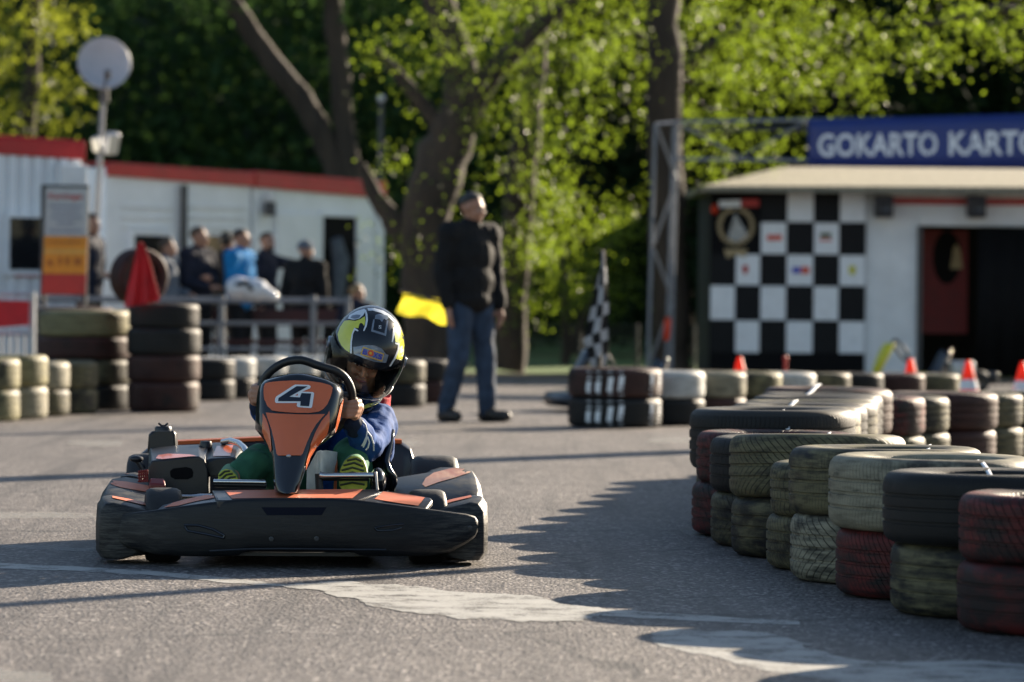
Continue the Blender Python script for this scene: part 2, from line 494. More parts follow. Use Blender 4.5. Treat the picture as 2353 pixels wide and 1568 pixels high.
MA['helmet_yellow'] = mat('helmet_yellow', (.64, .65, .06), .2, var=.10, scale=14, coat=1)
MA['helmet_white'] = mat('helmet_white', (.66, .70, .74), .2, var=.06, coat=1)
MA['helmet_grey'] = mat('helmet_grey', (.16, .19, .24), .2, var=.35, scale=18, coat=1)
MA['visor'] = visor_mat()
MA['stk_yellow'] = mat('sticker_yellow', (.70, .42, .03), .4, var=.05)
MA['stk_grey'] = mat('sticker_grey', (.20, .22, .30), .4, var=.1)
MA['stk_blue'] = mat('sticker_blue', (.035, .045, .42), .4, var=.1)
MA['stk_red'] = mat('sticker_red', (.62, .07, .03), .4, var=.1)
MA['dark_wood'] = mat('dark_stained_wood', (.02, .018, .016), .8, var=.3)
MA['skin'] = mat('skin', (.42, .22, .14), .5, var=.12, scale=22, bump=.05)
MA['skin2'] = mat('skin_tanned', (.36, .18, .115), .5, var=.12, scale=22, bump=.05)
MA['eye'] = mat('eye', (.02, .015, .012), .15, var=.1)
MA['eye_white'] = mat('eye_white', (.6, .58, .55), .3, var=.05)
MA['lip'] = mat('lip', (.38, .12, .09), .45, var=.1)
MA['hair_dark'] = mat('dark_hair', (.016, .012, .009), .6, var=.4, scale=30, bump=.5, bscale=90)
MA['hair_brown'] = mat('brown_hair', (.06, .036, .02), .6, var=.4, scale=30, bump=.5, bscale=90)
MA['hair_blond'] = mat('blond_hair', (.26, .16, .07), .6, var=.3, scale=30, bump=.5, bscale=90)
MA['hair_grey'] = mat('grey_hair', (.030, .027, .025), .6, var=.4, scale=30, bump=.5, bscale=90)
def cloth(name, c, var=.25): return mat(name, c, .85, var=var, scale=12, bump=.55, bscale=26, sheen=0, spec=.25)
MA['jacket_blue'] = cloth('royal_blue_fleece', (.010, .058, .215))
MA['trouser_green'] = cloth('green_cotton', (.038, .140, .080))
MA['cuff'] = cloth('dark_cuff', (.012, .022, .05))
MA['collar_red'] = cloth('red_cloth', (.42, .02, .03))
MA['piping'] = mat('white_piping', (.7, .74, .8), .6, var=.05)
MA['cloth_black'] = cloth('black_cloth', (.010, .010, .011))
MA['cloth_navy'] = cloth('navy_cloth', (.013, .016, .030))
MA['cloth_grey'] = cloth('grey_cloth', (.10, .12, .15))
MA['cloth_cyan'] = cloth('bright_blue_cloth', (.012, .19, .46))
MA['cloth_white'] = cloth('white_cloth', (.62, .64, .68), .1)
MA['jeans'] = cloth('blue_denim', (.036, .055, .092), .35)
MA['shoe'] = mat('dark_leather', (.022, .018, .015), .5, var=.3)
MA['sole'] = mat('yellow_sole', (.44, .46, .05), .5, var=.2, scale=30)
MA['sole_dark'] = mat('sole_grooves', (.035, .045, .018), .6, var=.2)
MA['flag_red'] = mat('red_flag_cloth', (.52, .014, .020), .7, var=.2, scale=6)
MA['flag_yellow'] = leaf_mat('yellow_flag_cloth', (.62, .55, .03), (.75, .66, .05), .45)
MA['sign_blue'] = mat('blue_banner', (.010, .028, .17), .5, var=.12, scale=2)
MA['sign_white'] = mat('banner_lettering', (.74, .76, .80), .6, var=.08)
MA['board_white'] = mat('board_white', (.42, .44, .44), .5, var=.06)
MA['board_orange'] = mat('board_orange', (.66, .25, .012), .5, var=.08)
MA['board_red'] = mat('board_red', (.44, .025, .018), .5, var=.1)
MA['board_yellow'] = mat('board_yellow', (.62, .33, .06), .5, var=.08)
MA['dish'] = mat('dish_grey', (.36, .39, .44), .5, var=.06)
MA['roof'] = mat('weathered_roofing', (.23, .21, .15), .85, var=.3, scale=5, bump=.3, stretch=(6, 1, 1))
MA['cone_orange'] = leaf_mat('cone_orange_plastic', (.78, .075, .018), (.9, .10, .02), .45)
MA['gold'] = mat('pale_gold_print', (.36, .27, .14), .6, var=.15)
MA['glass'] = mat('dark_glass', (.012, .013, .015), .12, var=.1)
MA['lamp_glass'] = mat('lamp_glass', (.6, .58, .5), .15, metal=.3, var=.1)
MA['kart_yellow'] = mat('yellow_kart_plastic', (.55, .52, .02), .35, var=.15)
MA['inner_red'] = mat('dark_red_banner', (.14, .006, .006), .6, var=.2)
MA['strap'] = mat('white_plastic_strap', (.72, .74, .78), .35, var=.15, scale=40)
MA['wood'] = mat('weathered_wood', (.13, .09, .055), .8, var=.3, stretch=(1, 8, 1))
MA['steel_dull'] = mat('dull_galvanised_steel', (.17, .18, .20), .5, metal=.4, var=.15, scale=8)
MA['bench_red'] = mat('dull_red_paint', (.05, .008, .007), .6, var=.2)
MA['galv_mid'] = mat('weathered_galvanised_steel', (.26, .27, .29), .4, metal=.5, var=.15, scale=8)
MA['flag_white'] = cloth('grey_white_flag_cloth', (.36, .36, .37), .2)
MA['navy_matte'] = mat('dull_navy_badge', (.007, .009, .018), .75, var=.1, spec=.1)
# ================================================================== SETTING
def sheet(name, pts, z, m, kind='structure'):
    tri = tessellate_polygon([[Vector((p[0], p[1], 0)) for p in pts]])
    mb = MB(); mb.add([(p[0], p[1], z) for p in pts], [tuple(t) for t in tri])
    me = mb.mesh(name, fix=False)
    for pl in me.polygons:
        if pl.normal.z < 0: pl.flip()
    o = link_mesh(name, me, m, smooth=0)
    tag(o, kind=kind)
    return o
sheet('ground', [(-700, -60), (700, -60), (700, 900), (-700, 900)], 0, MA['asphalt'])
def verge(name, pts, z, m):
    q = []
    for i, a in enumerate(pts):
        b = pts[(i + 1) % len(pts)]
        for k in range(8):
            t = k / 8
            q.append((a[0] + (b[0] - a[0]) * t + rnd.uniform(-.12, .12), a[1] + (b[1] - a[1]) * t + rnd.uniform(-.2, .2)))
    return sheet(name, q, z, m)
verge('earth_strip', [(-1.6, 45.6), (2.4, 44.4), (40, 46), (60, 120), (-60, 120), (-40, 60), (-5, 56)], .004, MA['dirt'])
verge('grass_verge', [(-.9, 48.2), (2.2, 47.5), (40, 49), (60, 118), (-60, 118), (-38, 64), (-4, 59)], .008, MA['grass'])
# slope added behind the wood to block the low sun and the sky
mb = MB(); nx, ny = 60, 14; vs = []
for j in range(ny + 1):
    for i in range(nx + 1):
        x = -160 + 320 * i / nx; t = j / ny
        y = 92 + 34 * t + 4 * math.sin(x * .06)
        z = -.3 + 27 * (t ** .75) + 1.2 * math.sin(x * .11 + j) * t
        vs.append((x, y, z))
mb.add(vs, [(j * (nx + 1) + i, j * (nx + 1) + i + 1, (j + 1) * (nx + 1) + i + 1, (j + 1) * (nx + 1) + i) for j in range(ny) for i in range(nx)])
tag(mb.build('sunblock_hill', MA['sunblock_hill'], smooth=180, fix=False), kind='structure')
# painted marks on the asphalt
from mathutils import noise as mnoise
def mark(pts, jit=.012, z=.0014, m='paint'):
    q = []
    P3 = [gr(*p) for p in pts]
    for i, a in enumerate(P3):
        b = P3[(i + 1) % len(P3)]
        L = (b - a).length; k = max(1, int(L / .03))
        for j in range(k):
            p = a.lerp(b, j / k)
            w1 = mnoise.noise(Vector((p.x * 7, p.y * 4, i * .37))); w2 = mnoise.noise(Vector((p.x * 26, p.y * 12, 5 + i * .37)))
            q.append((p.x + (w1 + w2 * .7) * jit * 1.3 + rnd.uniform(-.3, .3) * jit, p.y + (w1 * 1.2 - w2) * jit * 3 + rnd.uniform(-.4, .4) * jit))
    return sheet('painted_marking', q, z, MA[m])
mark([(-60, 1292), (120, 1300), (330, 1312), (560, 1333), (690, 1347), (700, 1353), (560, 1343), (330, 1322), (120, 1312), (-60, 1305)])
mark([(640, 1346), (760, 1338), (930, 1347), (1060, 1362), (1200, 1370), (1320, 1392), (1390, 1400), (1385, 1418), (1320, 1432), (1200, 1430), (1090, 1423), (960, 1412), (860, 1396), (790, 1376), (740, 1362)], .02, .0024)
mark([(1380, 1400), (1560, 1412), (1700, 1421), (1835, 1428), (1838, 1436), (1700, 1433), (1560, 1426), (1385, 1416)], .008)
mark([(1490, 1455), (1560, 1449), (1700, 1452), (1810, 1462), (1862, 1478), (1850, 1492), (1940, 1512), (2080, 1522), (2240, 1520), (2460, 1530), (2460, 1640), (2150, 1620), (1990, 1590), (1860, 1560), (1720, 1530), (1590, 1502), (1520, 1478)], .02)
mark([(-40, 1250), (120, 1258), (225, 1263), (225, 1271), (120, 1266), (-40, 1259)], .008, m='paint_faint')
mark([(-40, 1180), (110, 1178), (225, 1182), (225, 1190), (100, 1192), (-40, 1196)], .02, m='paint_faint')
mark([(1560, 1220), (1590, 1219), (1625, 1232), (1640, 1240), (1600, 1238), (1572, 1230)], .02, m='paint_faint')
mark([(1690, 1290), (1712, 1290), (1720, 1302), (1700, 1305)], .015, m='paint_faint')
mark([(1490, 1006), (1590, 1004), (1590, 1018), (1500, 1018)], .05, m='paint_faint')
mark([(905, 1014), (960, 1012), (975, 1022), (910, 1026)], .05, m='paint_faint')
mark([(160, 1016), (290, 1013), (300, 1024), (180, 1026)], .05, m='paint_faint')
mark([(-30, 1540), (60, 1544), (140, 1552), (110, 1600), (-30, 1610)], .02, m='paint_faint')
# ------------------------------------------------------------------ foliage
def leaf_cloud(clumps, per, size, spread, rr):
    """many leaf-sized faces gathered in loose clumps round the given points"""
    vs = []; fs = []
    for c, sc in clumps:
        for _ in range(per):
            d = Vector((rr.gauss(0, 1), rr.gauss(0, 1), rr.gauss(0, .8))) * (spread * sc * .5)
            p = Vector(c) + d
            n = Vector((rr.gauss(0, 1), rr.gauss(0, 1), rr.gauss(.35, .8))).normalized()
            a = n.orthogonal().normalized(); a.rotate(Matrix.Rotation(rr.uniform(0, 6.28), 3, n)); b = n.cross(a)
            s = size * rr.uniform(.6, 1.25); t = s * rr.uniform(.5, .7)
            k = len(vs)
            vs += [p - a * s * .5, p + b * t * .5 + n * s * .08, p + a * s * .5, p - b * t * .5 + n * s * .08]
            fs.append((k, k + 1, k + 2, k + 3))
    mb = MB(); mb.v = [tuple(v) for v in vs]; mb.f = fs; mb.m = [0] * len(fs)
    return mb
def tree(name, label, cat, stems, crown, depth, m_leaf, seed, per=14, size=.085, spread=.34, dens=1.0, thick=1.0, group=None, bark=None, loc=None):
    """stems: lists of (px,py,radius[,depth]); crown: (px,py,rx,ry) ellipses; both at the tree's own distance"""
    rr = random.Random(seed)
    base = at(*(stems[0][0][:2]), depth); base.z = 0
    t = thing(name, label, cat, loc or base, 0, group)
    mb = MB()
    for s in stems:
        pts = []; rad = []
        P = [at(q[0], q[1], q[3] if len(q) > 3 else depth) for q in s]
        for i in range(len(P) - 1):
            for k in range(4):
                u = k / 4
                j = Vector((rr.uniform(-1, 1), rr.uniform(-1, 1), 0)) * s[i][2] * .13
                pts.append(P[i].lerp(P[i + 1], u) + j); rad.append((s[i][2] * (1 - u) + s[i + 1][2] * u) * rr.uniform(.93, 1.08))
        pts.append(P[-1]); rad.append(s[-1][2])
        mb.tube(pts, rad, 12)
    mb.build('trunk', bark or MA['bark'], t, smooth=60, fix=False)
    cl = []
    for (px, py, rx, ry) in crown:
        sc = depth / FPX
        area = PI * rx * ry * sc * sc
        for _ in range(max(3, int(area * 26 * dens))):
            a = rr.uniform(0, 6.28); q = math.sqrt(rr.random())
            wob = 1 + .18 * math.sin(3 * a + px) + .12 * math.sin(7 * a + py)
            x = px + rx * q * wob * math.cos(a); y = py + ry * q * wob * math.sin(a)
            cl.append((at(x, y, depth + rr.uniform(-1, 1) * thick), rr.uniform(.55, 1.3)))
    leaf_cloud(cl, per, size, spread, rr).build('crown', m_leaf, t, smooth=0, fix=False)
    return t
# the far wood reads as one dark mass
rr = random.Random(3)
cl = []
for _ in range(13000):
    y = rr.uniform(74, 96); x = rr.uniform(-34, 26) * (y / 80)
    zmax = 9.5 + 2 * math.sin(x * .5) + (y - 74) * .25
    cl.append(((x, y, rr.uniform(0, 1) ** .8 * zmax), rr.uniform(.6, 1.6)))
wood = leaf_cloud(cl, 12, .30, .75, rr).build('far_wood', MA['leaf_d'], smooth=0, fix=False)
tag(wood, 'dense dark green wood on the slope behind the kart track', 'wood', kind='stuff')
# undergrowth of the wood catches a little light: paler, thinner leaves at its edge
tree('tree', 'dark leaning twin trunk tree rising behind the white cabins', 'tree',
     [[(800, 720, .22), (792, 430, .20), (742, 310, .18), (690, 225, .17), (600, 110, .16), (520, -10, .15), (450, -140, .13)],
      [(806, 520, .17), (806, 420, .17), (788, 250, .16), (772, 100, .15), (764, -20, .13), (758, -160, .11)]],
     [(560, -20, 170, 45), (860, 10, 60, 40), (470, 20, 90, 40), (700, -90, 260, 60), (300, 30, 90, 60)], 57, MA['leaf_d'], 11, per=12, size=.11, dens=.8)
tree('tree', 'massive curved trunk tree in bright leaf left of the standing man', 'tree',
     [[(1000, 872, .36), (985, 720, .30), (975, 570, .30), (990, 440, .32), (1030, 330, .29), (1068, 240, .25), (1050, 120, .20), (1000, -10, .17), (960, -160, .13)],
      [(1004, 800, .16), (985, 660, .15), (950, 575, .15), (900, 505, .13), (860, 450, .10), (830, 380, .06)],
      [(1062, 262, .2), (1130, 170, .14), (1220, 80, .1), (1330, -20, .07)],
      [(1035, 320, .12), (940, 200, .08), (860, 110, .04)]],
     [(900, 100, 70, 50), (1010, 100, 120, 80), (1150, 90, 120, 100), (1120, 160, 90, 60), (1260, 180, 110, 100), (1360, 60, 120, 90), (1400, 190, 80, 110),
      (1060, 60, 90, 60), (1130, 330, 70, 70), (912, 400, 34, 55), (925, 600, 36, 60), (1065, 430, 40, 50), (1250, 330, 90, 70), (980, 180, 90, 50), (1200, -60, 300, 70), (915, 540, 22, 40), (1160, 240, 80, 70)],
     46.5, MA['leaf'], 12, size=.055, dens=.62, per=40, spread=.42)
tree('tree', 'brown trunk tree standing behind the standing man in black', 'tree',
     [[(1172, 850, .20, 48.2), (1180, 640, .19, 48.2), (1188, 480, .19, 48.2), (1205, 330, .18, 48), (1225, 180, .16, 48), (1240, 20, .14, 48), (1250, -140, .12, 48)]],
     [(1300, 280, 110, 90), (1180, -30, 140, 60), (1330, 140, 90, 60), (1120, 560, 30, 50)], 52, MA['leaf'], 13, size=.08, dens=.8)
tree('bush', 'bright green leafy bush right of the standing man in black', 'bush',
     [[(1300, 838, .06), (1300, 700, .05), (1290, 560, .03)], [(1300, 830, .05), (1370, 660, .03), (1400, 560, .02)]],
     [(1290, 520, 110, 110), (1380, 600, 90, 130), (1230, 610, 80, 100), (1300, 430, 80, 55), (1330, 680, 110, 60), (1220, 700, 60, 50), (1190, 530, 50, 80), (1420, 500, 40, 70)], 48, MA['leaf'], 14, size=.052, dens=.98, thick=.9, per=40, spread=.36)
tree('tree', 'straight dark trunk tree beside the steel truss leg', 'tree',
     [[(1545, 868, .23, 47.6), (1535, 620, .22, 47.6), (1527, 300, .21, 47.6), (1524, 60, .20, 47.6), (1520, -160, .17, 47.6)], [(1526, 210, .1), (1620, 110, .07), (1760, 40, .04)], [(1526, 150, .09), (1450, 60, .05)]],
     [(1650, 90, 120, 90), (1790, 130, 150, 90), (1690, 230, 130, 70), (1890, 200, 120, 70), (1610, 330, 70, 80), (1750, 330, 110, 45), (1470, 60, 60, 90), (1960, 110, 80, 60), (1860, 40, 120, 50), (1640, 410, 50, 30), (1480, 260, 24, 60), (1700, 20, 160, 50)],
     49, MA['leaf'], 15, size=.055, dens=.68, per=40, spread=.42)
tree('tree', 'overhanging leafy tree above the blue banner', 'tree',
     [[(2780, 900, .2), (2740, 500, .17), (2650, 200, .14), (2500, 60, .10), (2300, 20, .06), (2120, 60, .03)]],
     [(2110, 110, 70, 50), (2290, 70, 100, 55), (2190, 20, 130, 35), (2135, 165, 34, 30), (2350, 120, 60, 40), (2400, 30, 100, 60)], 45, MA['leaf'], 16, size=.062, dens=.9, per=30)
tree('tree', 'yellow green tree behind the grey satellite dish', 'tree',
     [[(40, 700, .2), (50, 400, .18), (70, 200, .14), (80, 0, .1), (90, -120, .06)]],
     [(50, 180, 120, 120), (120, 250, 70, 55), (60, 60, 100, 70), (20, 270, 60, 50), (170, 210, 50, 40), (150, 60, 70, 60), (0, 320, 60, 30)], 62, MA['leaf_y'], 17, size=.10, dens=.8)
# spruces behind the hut: they keep the low sun off the cabins
def spruce(x, y, h, r, seed, label):
    rr = random.Random(seed)
    t = thing('spruce_tree', label, 'tree', (x, y, 0), 0, 'dark spruces behind the hut')
    MB().tube([(x, y, -.1), (x, y, h * .5), (x, y, h)], [.22, .15, .03], 10).build('trunk', MA['bark'], t, fix=False)
    cl = []
    for _ in range(int(34 * h * r)):
        z = rr.uniform(.06, 1); rad = r * (1 - z) ** .6 * math.sqrt(rr.uniform(.05, 1)); a = rr.uniform(0, 6.28)
        cl.append(((x + rad * math.cos(a), y + rad * math.sin(a), z * h), rr.uniform(.7, 1.3)))
    leaf_cloud(cl, 11, .24, .75, rr).build('crown', MA['spruce'], t, smooth=0, fix=False)
for i, (x, y, h, r_, lb) in enumerate([(5.2, 60.8, 13.5, 2.1, 'dark spruce behind the left end of the blue banner'), (8.5, 64.8, 15, 2.3, 'dark spruce behind the right end of the blue banner'),
                                     (2.7, 61.5, 12, 1.8, 'slim dark spruce between the banner and the leafy tree'), (11.8, 68.6, 16, 2.4, 'dark spruce beyond the right edge behind the hut'),
                                     (1.2, 66, 11, 1.8, 'dark spruce half hidden behind the bright bush')]):
    spruce(x, y, h, r_, 40 + i, lb)


# ------------------------------------------------------------------ white cabins
def wall_frame(p0, p1, z0, z1):
    """a frame on a vertical face: u along, z up -> point, with an outward offset"""
    p0 = Vector((p0[0], p0[1], 0)); p1 = Vector((p1[0], p1[1], 0)); d = (p1 - p0); L = d.length; d.normalize()
    n = Vector((d.y, -d.x, 0))
    def f(u, z, o=0.0): return Vector((p0.x, p0.y, 0)) + d * u + n * o + Vector((0, 0, z))
    return f, L, d, n
def uz(f, L, p0, d, px, py):
    """picture point -> (u, z) on the face"""
    r_ = ray(px, py); n = Vector((d.y, -d.x, 0)); p0 = Vector((p0[0], p0[1], 0))
    t = (p0 - CAM).dot(n) / r_.dot(n)
    q = CAM + r_ * t
    return (Vector((q.x, q.y, 0)) - p0).dot(d), q.z
def face_box(mb, f, u0, u1, z0, z1, o0, o1, m=0):
    q = [f(u0, z0, o0), f(u1, z0, o0), f(u1, z1, o0), f(u0, z1, o0)]
    off = f(0, 0, o1) - f(0, 0, o0)
    return mb.prism(q, off, m)
def cabin(label, p0, p1, zt0, zt1, deep, ribs, trim0, trim1, parts):
    f, L, d, n = wall_frame(p0, p1, 0, 2.6)
    t = thing('site_cabin', label, 'cabin', (p0[0], p0[1], 0), 0, 'white cabins with red roof trim')
    mb = MB()
    q = [f(0, .1), f(L, .1), f(L, zt1), f(0, zt0)]
    mb.prism(q, -n * deep)
    mb.build('wall', MA['white_metal'], t, smooth=0, bevel=.015)
    if ribs:
        mr = MB(); k = int(L / .14)
        for i in range(k):
            u = (i + .5) * L / k
            zt = zt0 + (zt1 - zt0) * u / L
            mr.prism([f(u - .045, .16, .002), f(u + .045, .16, .002), f(u + .045, zt - .03, .002), f(u - .045, zt - .03, .002)], n * .03)
        mr.build('cladding', MA['white_metal'], t, smooth=0, bevel=.01)
    mr = MB()
    mr.prism([f(-.02, zt0 - trim0, .003), f(L + .02, zt1 - trim1, .003), f(L + .02, zt1 + .03, .003), f(-.02, zt0 + .03, .003)], n * .05)
    mr.prism([f(-.02, zt0 + .032, .053), f(L + .02, zt1 + .032, .053), f(L + .02, zt1 + .032, -deep - .03), f(-.02, zt0 + .032, -deep - .03)], Vector((0, 0, .03)))
    mr.build('roof_trim', MA['red_trim'], t, smooth=0, bevel=.008)
    parts(t, f, L, d, n)
    return t
A0 = at(242, 690, 48.0); A1 = at(578, 690, 50.3); A2 = at(878, 690, 52.6)
zt = lambda px, py, Y: at(px, py, Y).z
def parts_mid(t, f, L, d, n):
    u0, z0 = uz(f, L, A0, d, 300, 540); u1, z1 = uz(f, L, A0, d, 385, 640)
    wmb = MB(); face_box(wmb, f, u0, u1, z1, z0, .003, .05); wn = wmb.build('window', MA['glass'], t, smooth=0, bevel=.01)
    fm = MB()
    for (a, b, c, e) in ((u0 - .06, u0, z1 - .06, z0 + .06), (u1, u1 + .06, z1 - .06, z0 + .06), (u0, u1, z0, z0 + .06), (u0, u1, z1 - .06, z1)):
        face_box(fm, f, a, b, c, e, .0035, .07)
    fm.build('window_frame', MA['white_metal'], wn, smooth=0)
    u, z = uz(f, L, A0, d, 415, 470)
    MB().tube([f(u, .1, .06), f(u, z + .25, .06)], .045, 10).build('downpipe', MA['dark_steel'], t)
    sm = MB()
    for py in (476, 500, 524): 
        ua, za = uz(f, L, A0, d, 280, py); ub, zb = uz(f, L, A0, d, 398, py); face_box(sm, f, ua, ub, za - .012, za + .012, .002, .022)
        ua, zb2 = uz(f, L, A0, d, 435, py); ub, zb = uz(f, L, A0, d, 560, py); face_box(sm, f, ua, ub, zb2 - .012, zb2 + .012, .002, .022)
    sm.build('panel_seam', MA['white_wall'], t, smooth=0)
    ua, za = uz(f, L, A0, d, 470, 545)
    wm = MB(); face_box(wm, f, ua, ua + .5, za - .3, za + .02, .003, .04); wm.build('window', MA['glass'], t, smooth=0)
def parts_right(t, f, L, d, n):
    g = lambda px, py: uz(f, L, A1, d, px, py)
    u0, z1 = g(733, 497); u1, _ = g(812, 497)
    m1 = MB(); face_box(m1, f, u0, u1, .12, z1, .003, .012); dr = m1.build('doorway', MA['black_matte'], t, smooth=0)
    # dim things hang inside the doorway
    fm = MB()
    for (a, b, c, e) in ((u0 - .05, u0, .12, z1 + .05), (u1, u1 + .05, .12, z1 + .05), (u0, u1, z1, z1 + .05)): face_box(fm, f, a, b, c, e, .0035, .045)
    fm.build('door_frame', MA['white_metal'], t, smooth=0)
    um, zm = g(770, 600)
    cm = MB(); cm.tube([f(um - .1, zm + .3, .05), f(um, zm, .06), f(um - .03, zm - .5, .05)], [.09, .13, .08], 10); cm.build('hanging_coat', MA['cloth_grey'], t)
    ua, za = g(626, 488)
    dm = MB(); face_box(dm, f, ua, u0 - .06, .12, za, .004, .05); dp = dm.build('door', MA['white_metal'], t, smooth=0, bevel=.01)
    uh, zh = g(716, 620)
    MB().box(f(uh, zh, .08), (.05, .05, .14)).build('handle', MA['dark_steel'], dp)
    uc, zc = g(845, 560)
    cm = MB(); face_box(cm, f, L - .16, L - .002, .12, zt_r - .2, .003, .035); cm.build('corner_post', MA['white_metal'], t, smooth=0, bevel=.01)
    um, zm = g(607, 480)
    lm = MB(); lm.box(f(um, zm, .08), (.14, .14, .18)); lm.build('wall_lamp', MA['dark_steel'], t, bevel=.02)
    MB().box(f(um, zm + .16, .08), (.1, .1, .12)).build('wall_sign', MA['white_wall'], t, bevel=.02)
za0 = zt(242, 384, 48.0); za1 = zt(578, 408, 50.3); zb0 = zt(578, 404, 50.3); zb1 = zt(878, 428, 52.6); zt_r = zb1
cabin('white site cabin with red trim, dark window and grey downpipe', (A0.x, A0.y), (A1.x - .02, A1.y - .03), za0, za1, 2.3, False, .11, .12, parts_mid)
cabin('white site cabin with red trim and open dark doorway', (A1.x + .02, A1.y + .03), (A2.x, A2.y), zb0, zb1, 2.3, False, .15, .17, parts_right)
L0 = at(-170, 690, 40.6); L1 = at(186, 690, 41.5)
def parts_left(t, f, L, d, n):
    g = lambda px, py: uz(f, L, L0, d, px, py)
    u0, z0 = g(16, 500); u1, z1 = g(102, 622)
    m1 = MB(); face_box(m1, f, u0, u1, z1, z0, .034, .06); wn = m1.build('window', MA['glass'], t, smooth=0, bevel=.01)
    fm = MB()
    for (a, b, c, e) in ((u0 - .05, u0, z1 - .05, z0 + .05), (u1, u1 + .05, z1 - .05, z0 + .05), (u0, u1, z0, z0 + .05), (u0, u1, z1 - .05, z1)): face_box(fm, f, a, b, c, e, .0345, .075)
    fm.build('window_frame', MA['white_metal'], wn, smooth=0)
    ua, za = g(30, 628); ub, zb = g(86, 637)
    m2 = MB(); face_box(m2, f, ua, ub, zb, za, .035, .045); m2.build('red_label', MA['board_red'], t, smooth=0)
    m3 = MB(); ua, za = g(150, 362); 
    face_box(m3, f, L - .34, L - .02, zl1 - .75, zl1 - .2, .035, .2); m3.build('meter_box', MA['white_wall'], t, smooth=0, bevel=.02)
zl0 = zt(-170, 312, 40.6); zl1 = zt(186, 338, 41.5)
cabin('white ribbed cabin with red trim behind the price board', (L0.x, L0.y), (L1.x, L1.y), zl0, zl1, 2.3, True, .15, .14, parts_left)
# ------------------------------------------------------------------ checkered hut
HY = 47.0
hq = lambda px, py, Y=HY: at(px, py, Y)
c0 = hq(1634, 860); c0.z = 0
t = thing('kart_hut', 'white hut with black and white checkered front panel', 'hut', (c0.x, c0.y, 0))
xL = c0.x; xM = hq(1990, 600).x; xD0 = hq(2108, 600).x; xR = hq(2700, 600).x; zE = hq(1640, 434).z
zD = hq(2110, 519).z
mb = MB()
mb.prism([(xL, HY + .03, 0), (xD0, HY + .03, 0), (xD0, HY + .03, zE), (xL, HY + .03, zE)], (0, .14, 0))
mb.prism([(xD0 + .001, HY + .03, zD), (xR, HY + .03, zD), (xR, HY + .03, zE), (xD0 + .001, HY + .03, zE)], (0, .14, 0))
mb.build('wall', MA['white_wall'], t, smooth=0, bevel=.01)
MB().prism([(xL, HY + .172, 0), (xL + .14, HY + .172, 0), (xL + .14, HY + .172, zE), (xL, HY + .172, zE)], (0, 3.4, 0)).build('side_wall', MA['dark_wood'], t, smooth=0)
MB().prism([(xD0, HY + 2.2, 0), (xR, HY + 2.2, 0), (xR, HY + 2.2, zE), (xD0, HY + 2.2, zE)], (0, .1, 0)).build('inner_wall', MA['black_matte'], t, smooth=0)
rf = MB()
zb = hq(1900, 388, HY + 3.6).z
rf.loft([[(xL - .16, HY - .45, zE - .05), (xL - .16, HY - .45, zE + .02), (xL - .16, HY + 3.6, zE + .06), (xL - .16, HY + 3.6, zE - .02)],
         [(xL + 1.1, HY - .45, zE - .05), (xL + 1.1, HY - .45, zE + .03), (xL + 1.1, HY + 3.6, zb + .02), (xL + 1.1, HY + 3.6, zb - .08)],
         [(xR + .3, HY - .45, zE - .05), (xR + .3, HY - .45, zE + .05), (xR + .3, HY + 3.6, zb + .08), (xR + .3, HY + 3.6, zb - .02)]])
rf.build('roof', MA['roof'], t, smooth=0, bevel=.01)
# checkered front: white and black tiles of one panel
xs = [hq(p, 620).x for p in (1632, 1690, 1747, 1807, 1869, 1928, 1989)]
zs = [hq(1800, p).z for p in (437, 511, 585, 657, 737, 812)]
pm = MB()
pm.prism([(xs[0], HY, .05), (xs[-1], HY, .05), (xs[-1], HY, zs[0] + .02), (xs[0], HY, zs[0] + .02)], (0, .028, 0), 1)
for r_ in range(5):
    for c in range(6):
        if r_ < 2 and c < 2: continue
        wht = (r_ + c) % 2 == 1
        pm.box(((xs[c] + xs[c + 1]) / 2, HY - .008, (zs[r_] + zs[r_ + 1]) / 2), (xs[c + 1] - xs[c] - .012, .014, zs[r_] - zs[r_ + 1] - .012), None, 0 if wht else 2)
tile_dark = mat('black_tile', (.008, .0085, .010), .5, var=.2, spec=.15)
pnl = pm.build('checkered_panel', [MA['white_paint'], MA['black_matte'], tile_dark], t, smooth=0)
def flat(name, pts, Y, m, parent, th=.004):
    pts = [hq(p[0], p[1], Y) for p in pts]
    mm = MB(); mm.prism(pts, (0, th, 0)); return mm.build(name, m, parent, smooth=0)
EY = HY - .022
# emblem: a pale gold wreath round a grey crest, lettering band above
em = MB(); ec = hq(1691, 520, EY)
for s_ in (-1, 1):
    for k in range(11):
        a = R(-80 + k * 15); cx = ec.x + s_ * .20 * math.cos(a); cz = ec.z + .21 * math.sin(a)
        q = Matrix.Rotation(-s_ * (a + .5), 3, 'Y')
        em.box((cx, EY, cz), (.035, .004, .085), q)
emo = em.build('wreath_emblem', MA['gold'], pnl, smooth=0)
flat('crest', [(1672, 545), (1690, 490), (1698, 505), (1722, 545), (1715, 556), (1680, 556)], EY - .001, MA['helmet_grey'], emo)
flat('ribbon', [(1664, 573), (1718, 573), (1712, 592), (1690, 586), (1670, 594)], EY - .001, MA['gold'], emo)
flat('banner_strip', [(1652, 462), (1702, 460), (1702, 476), (1652, 477)], EY, MA['white_paint'], pnl)
flat('banner_strip', [(1704, 459), (1744, 458), (1744, 475), (1704, 476)], EY, MA['board_red'], pnl)
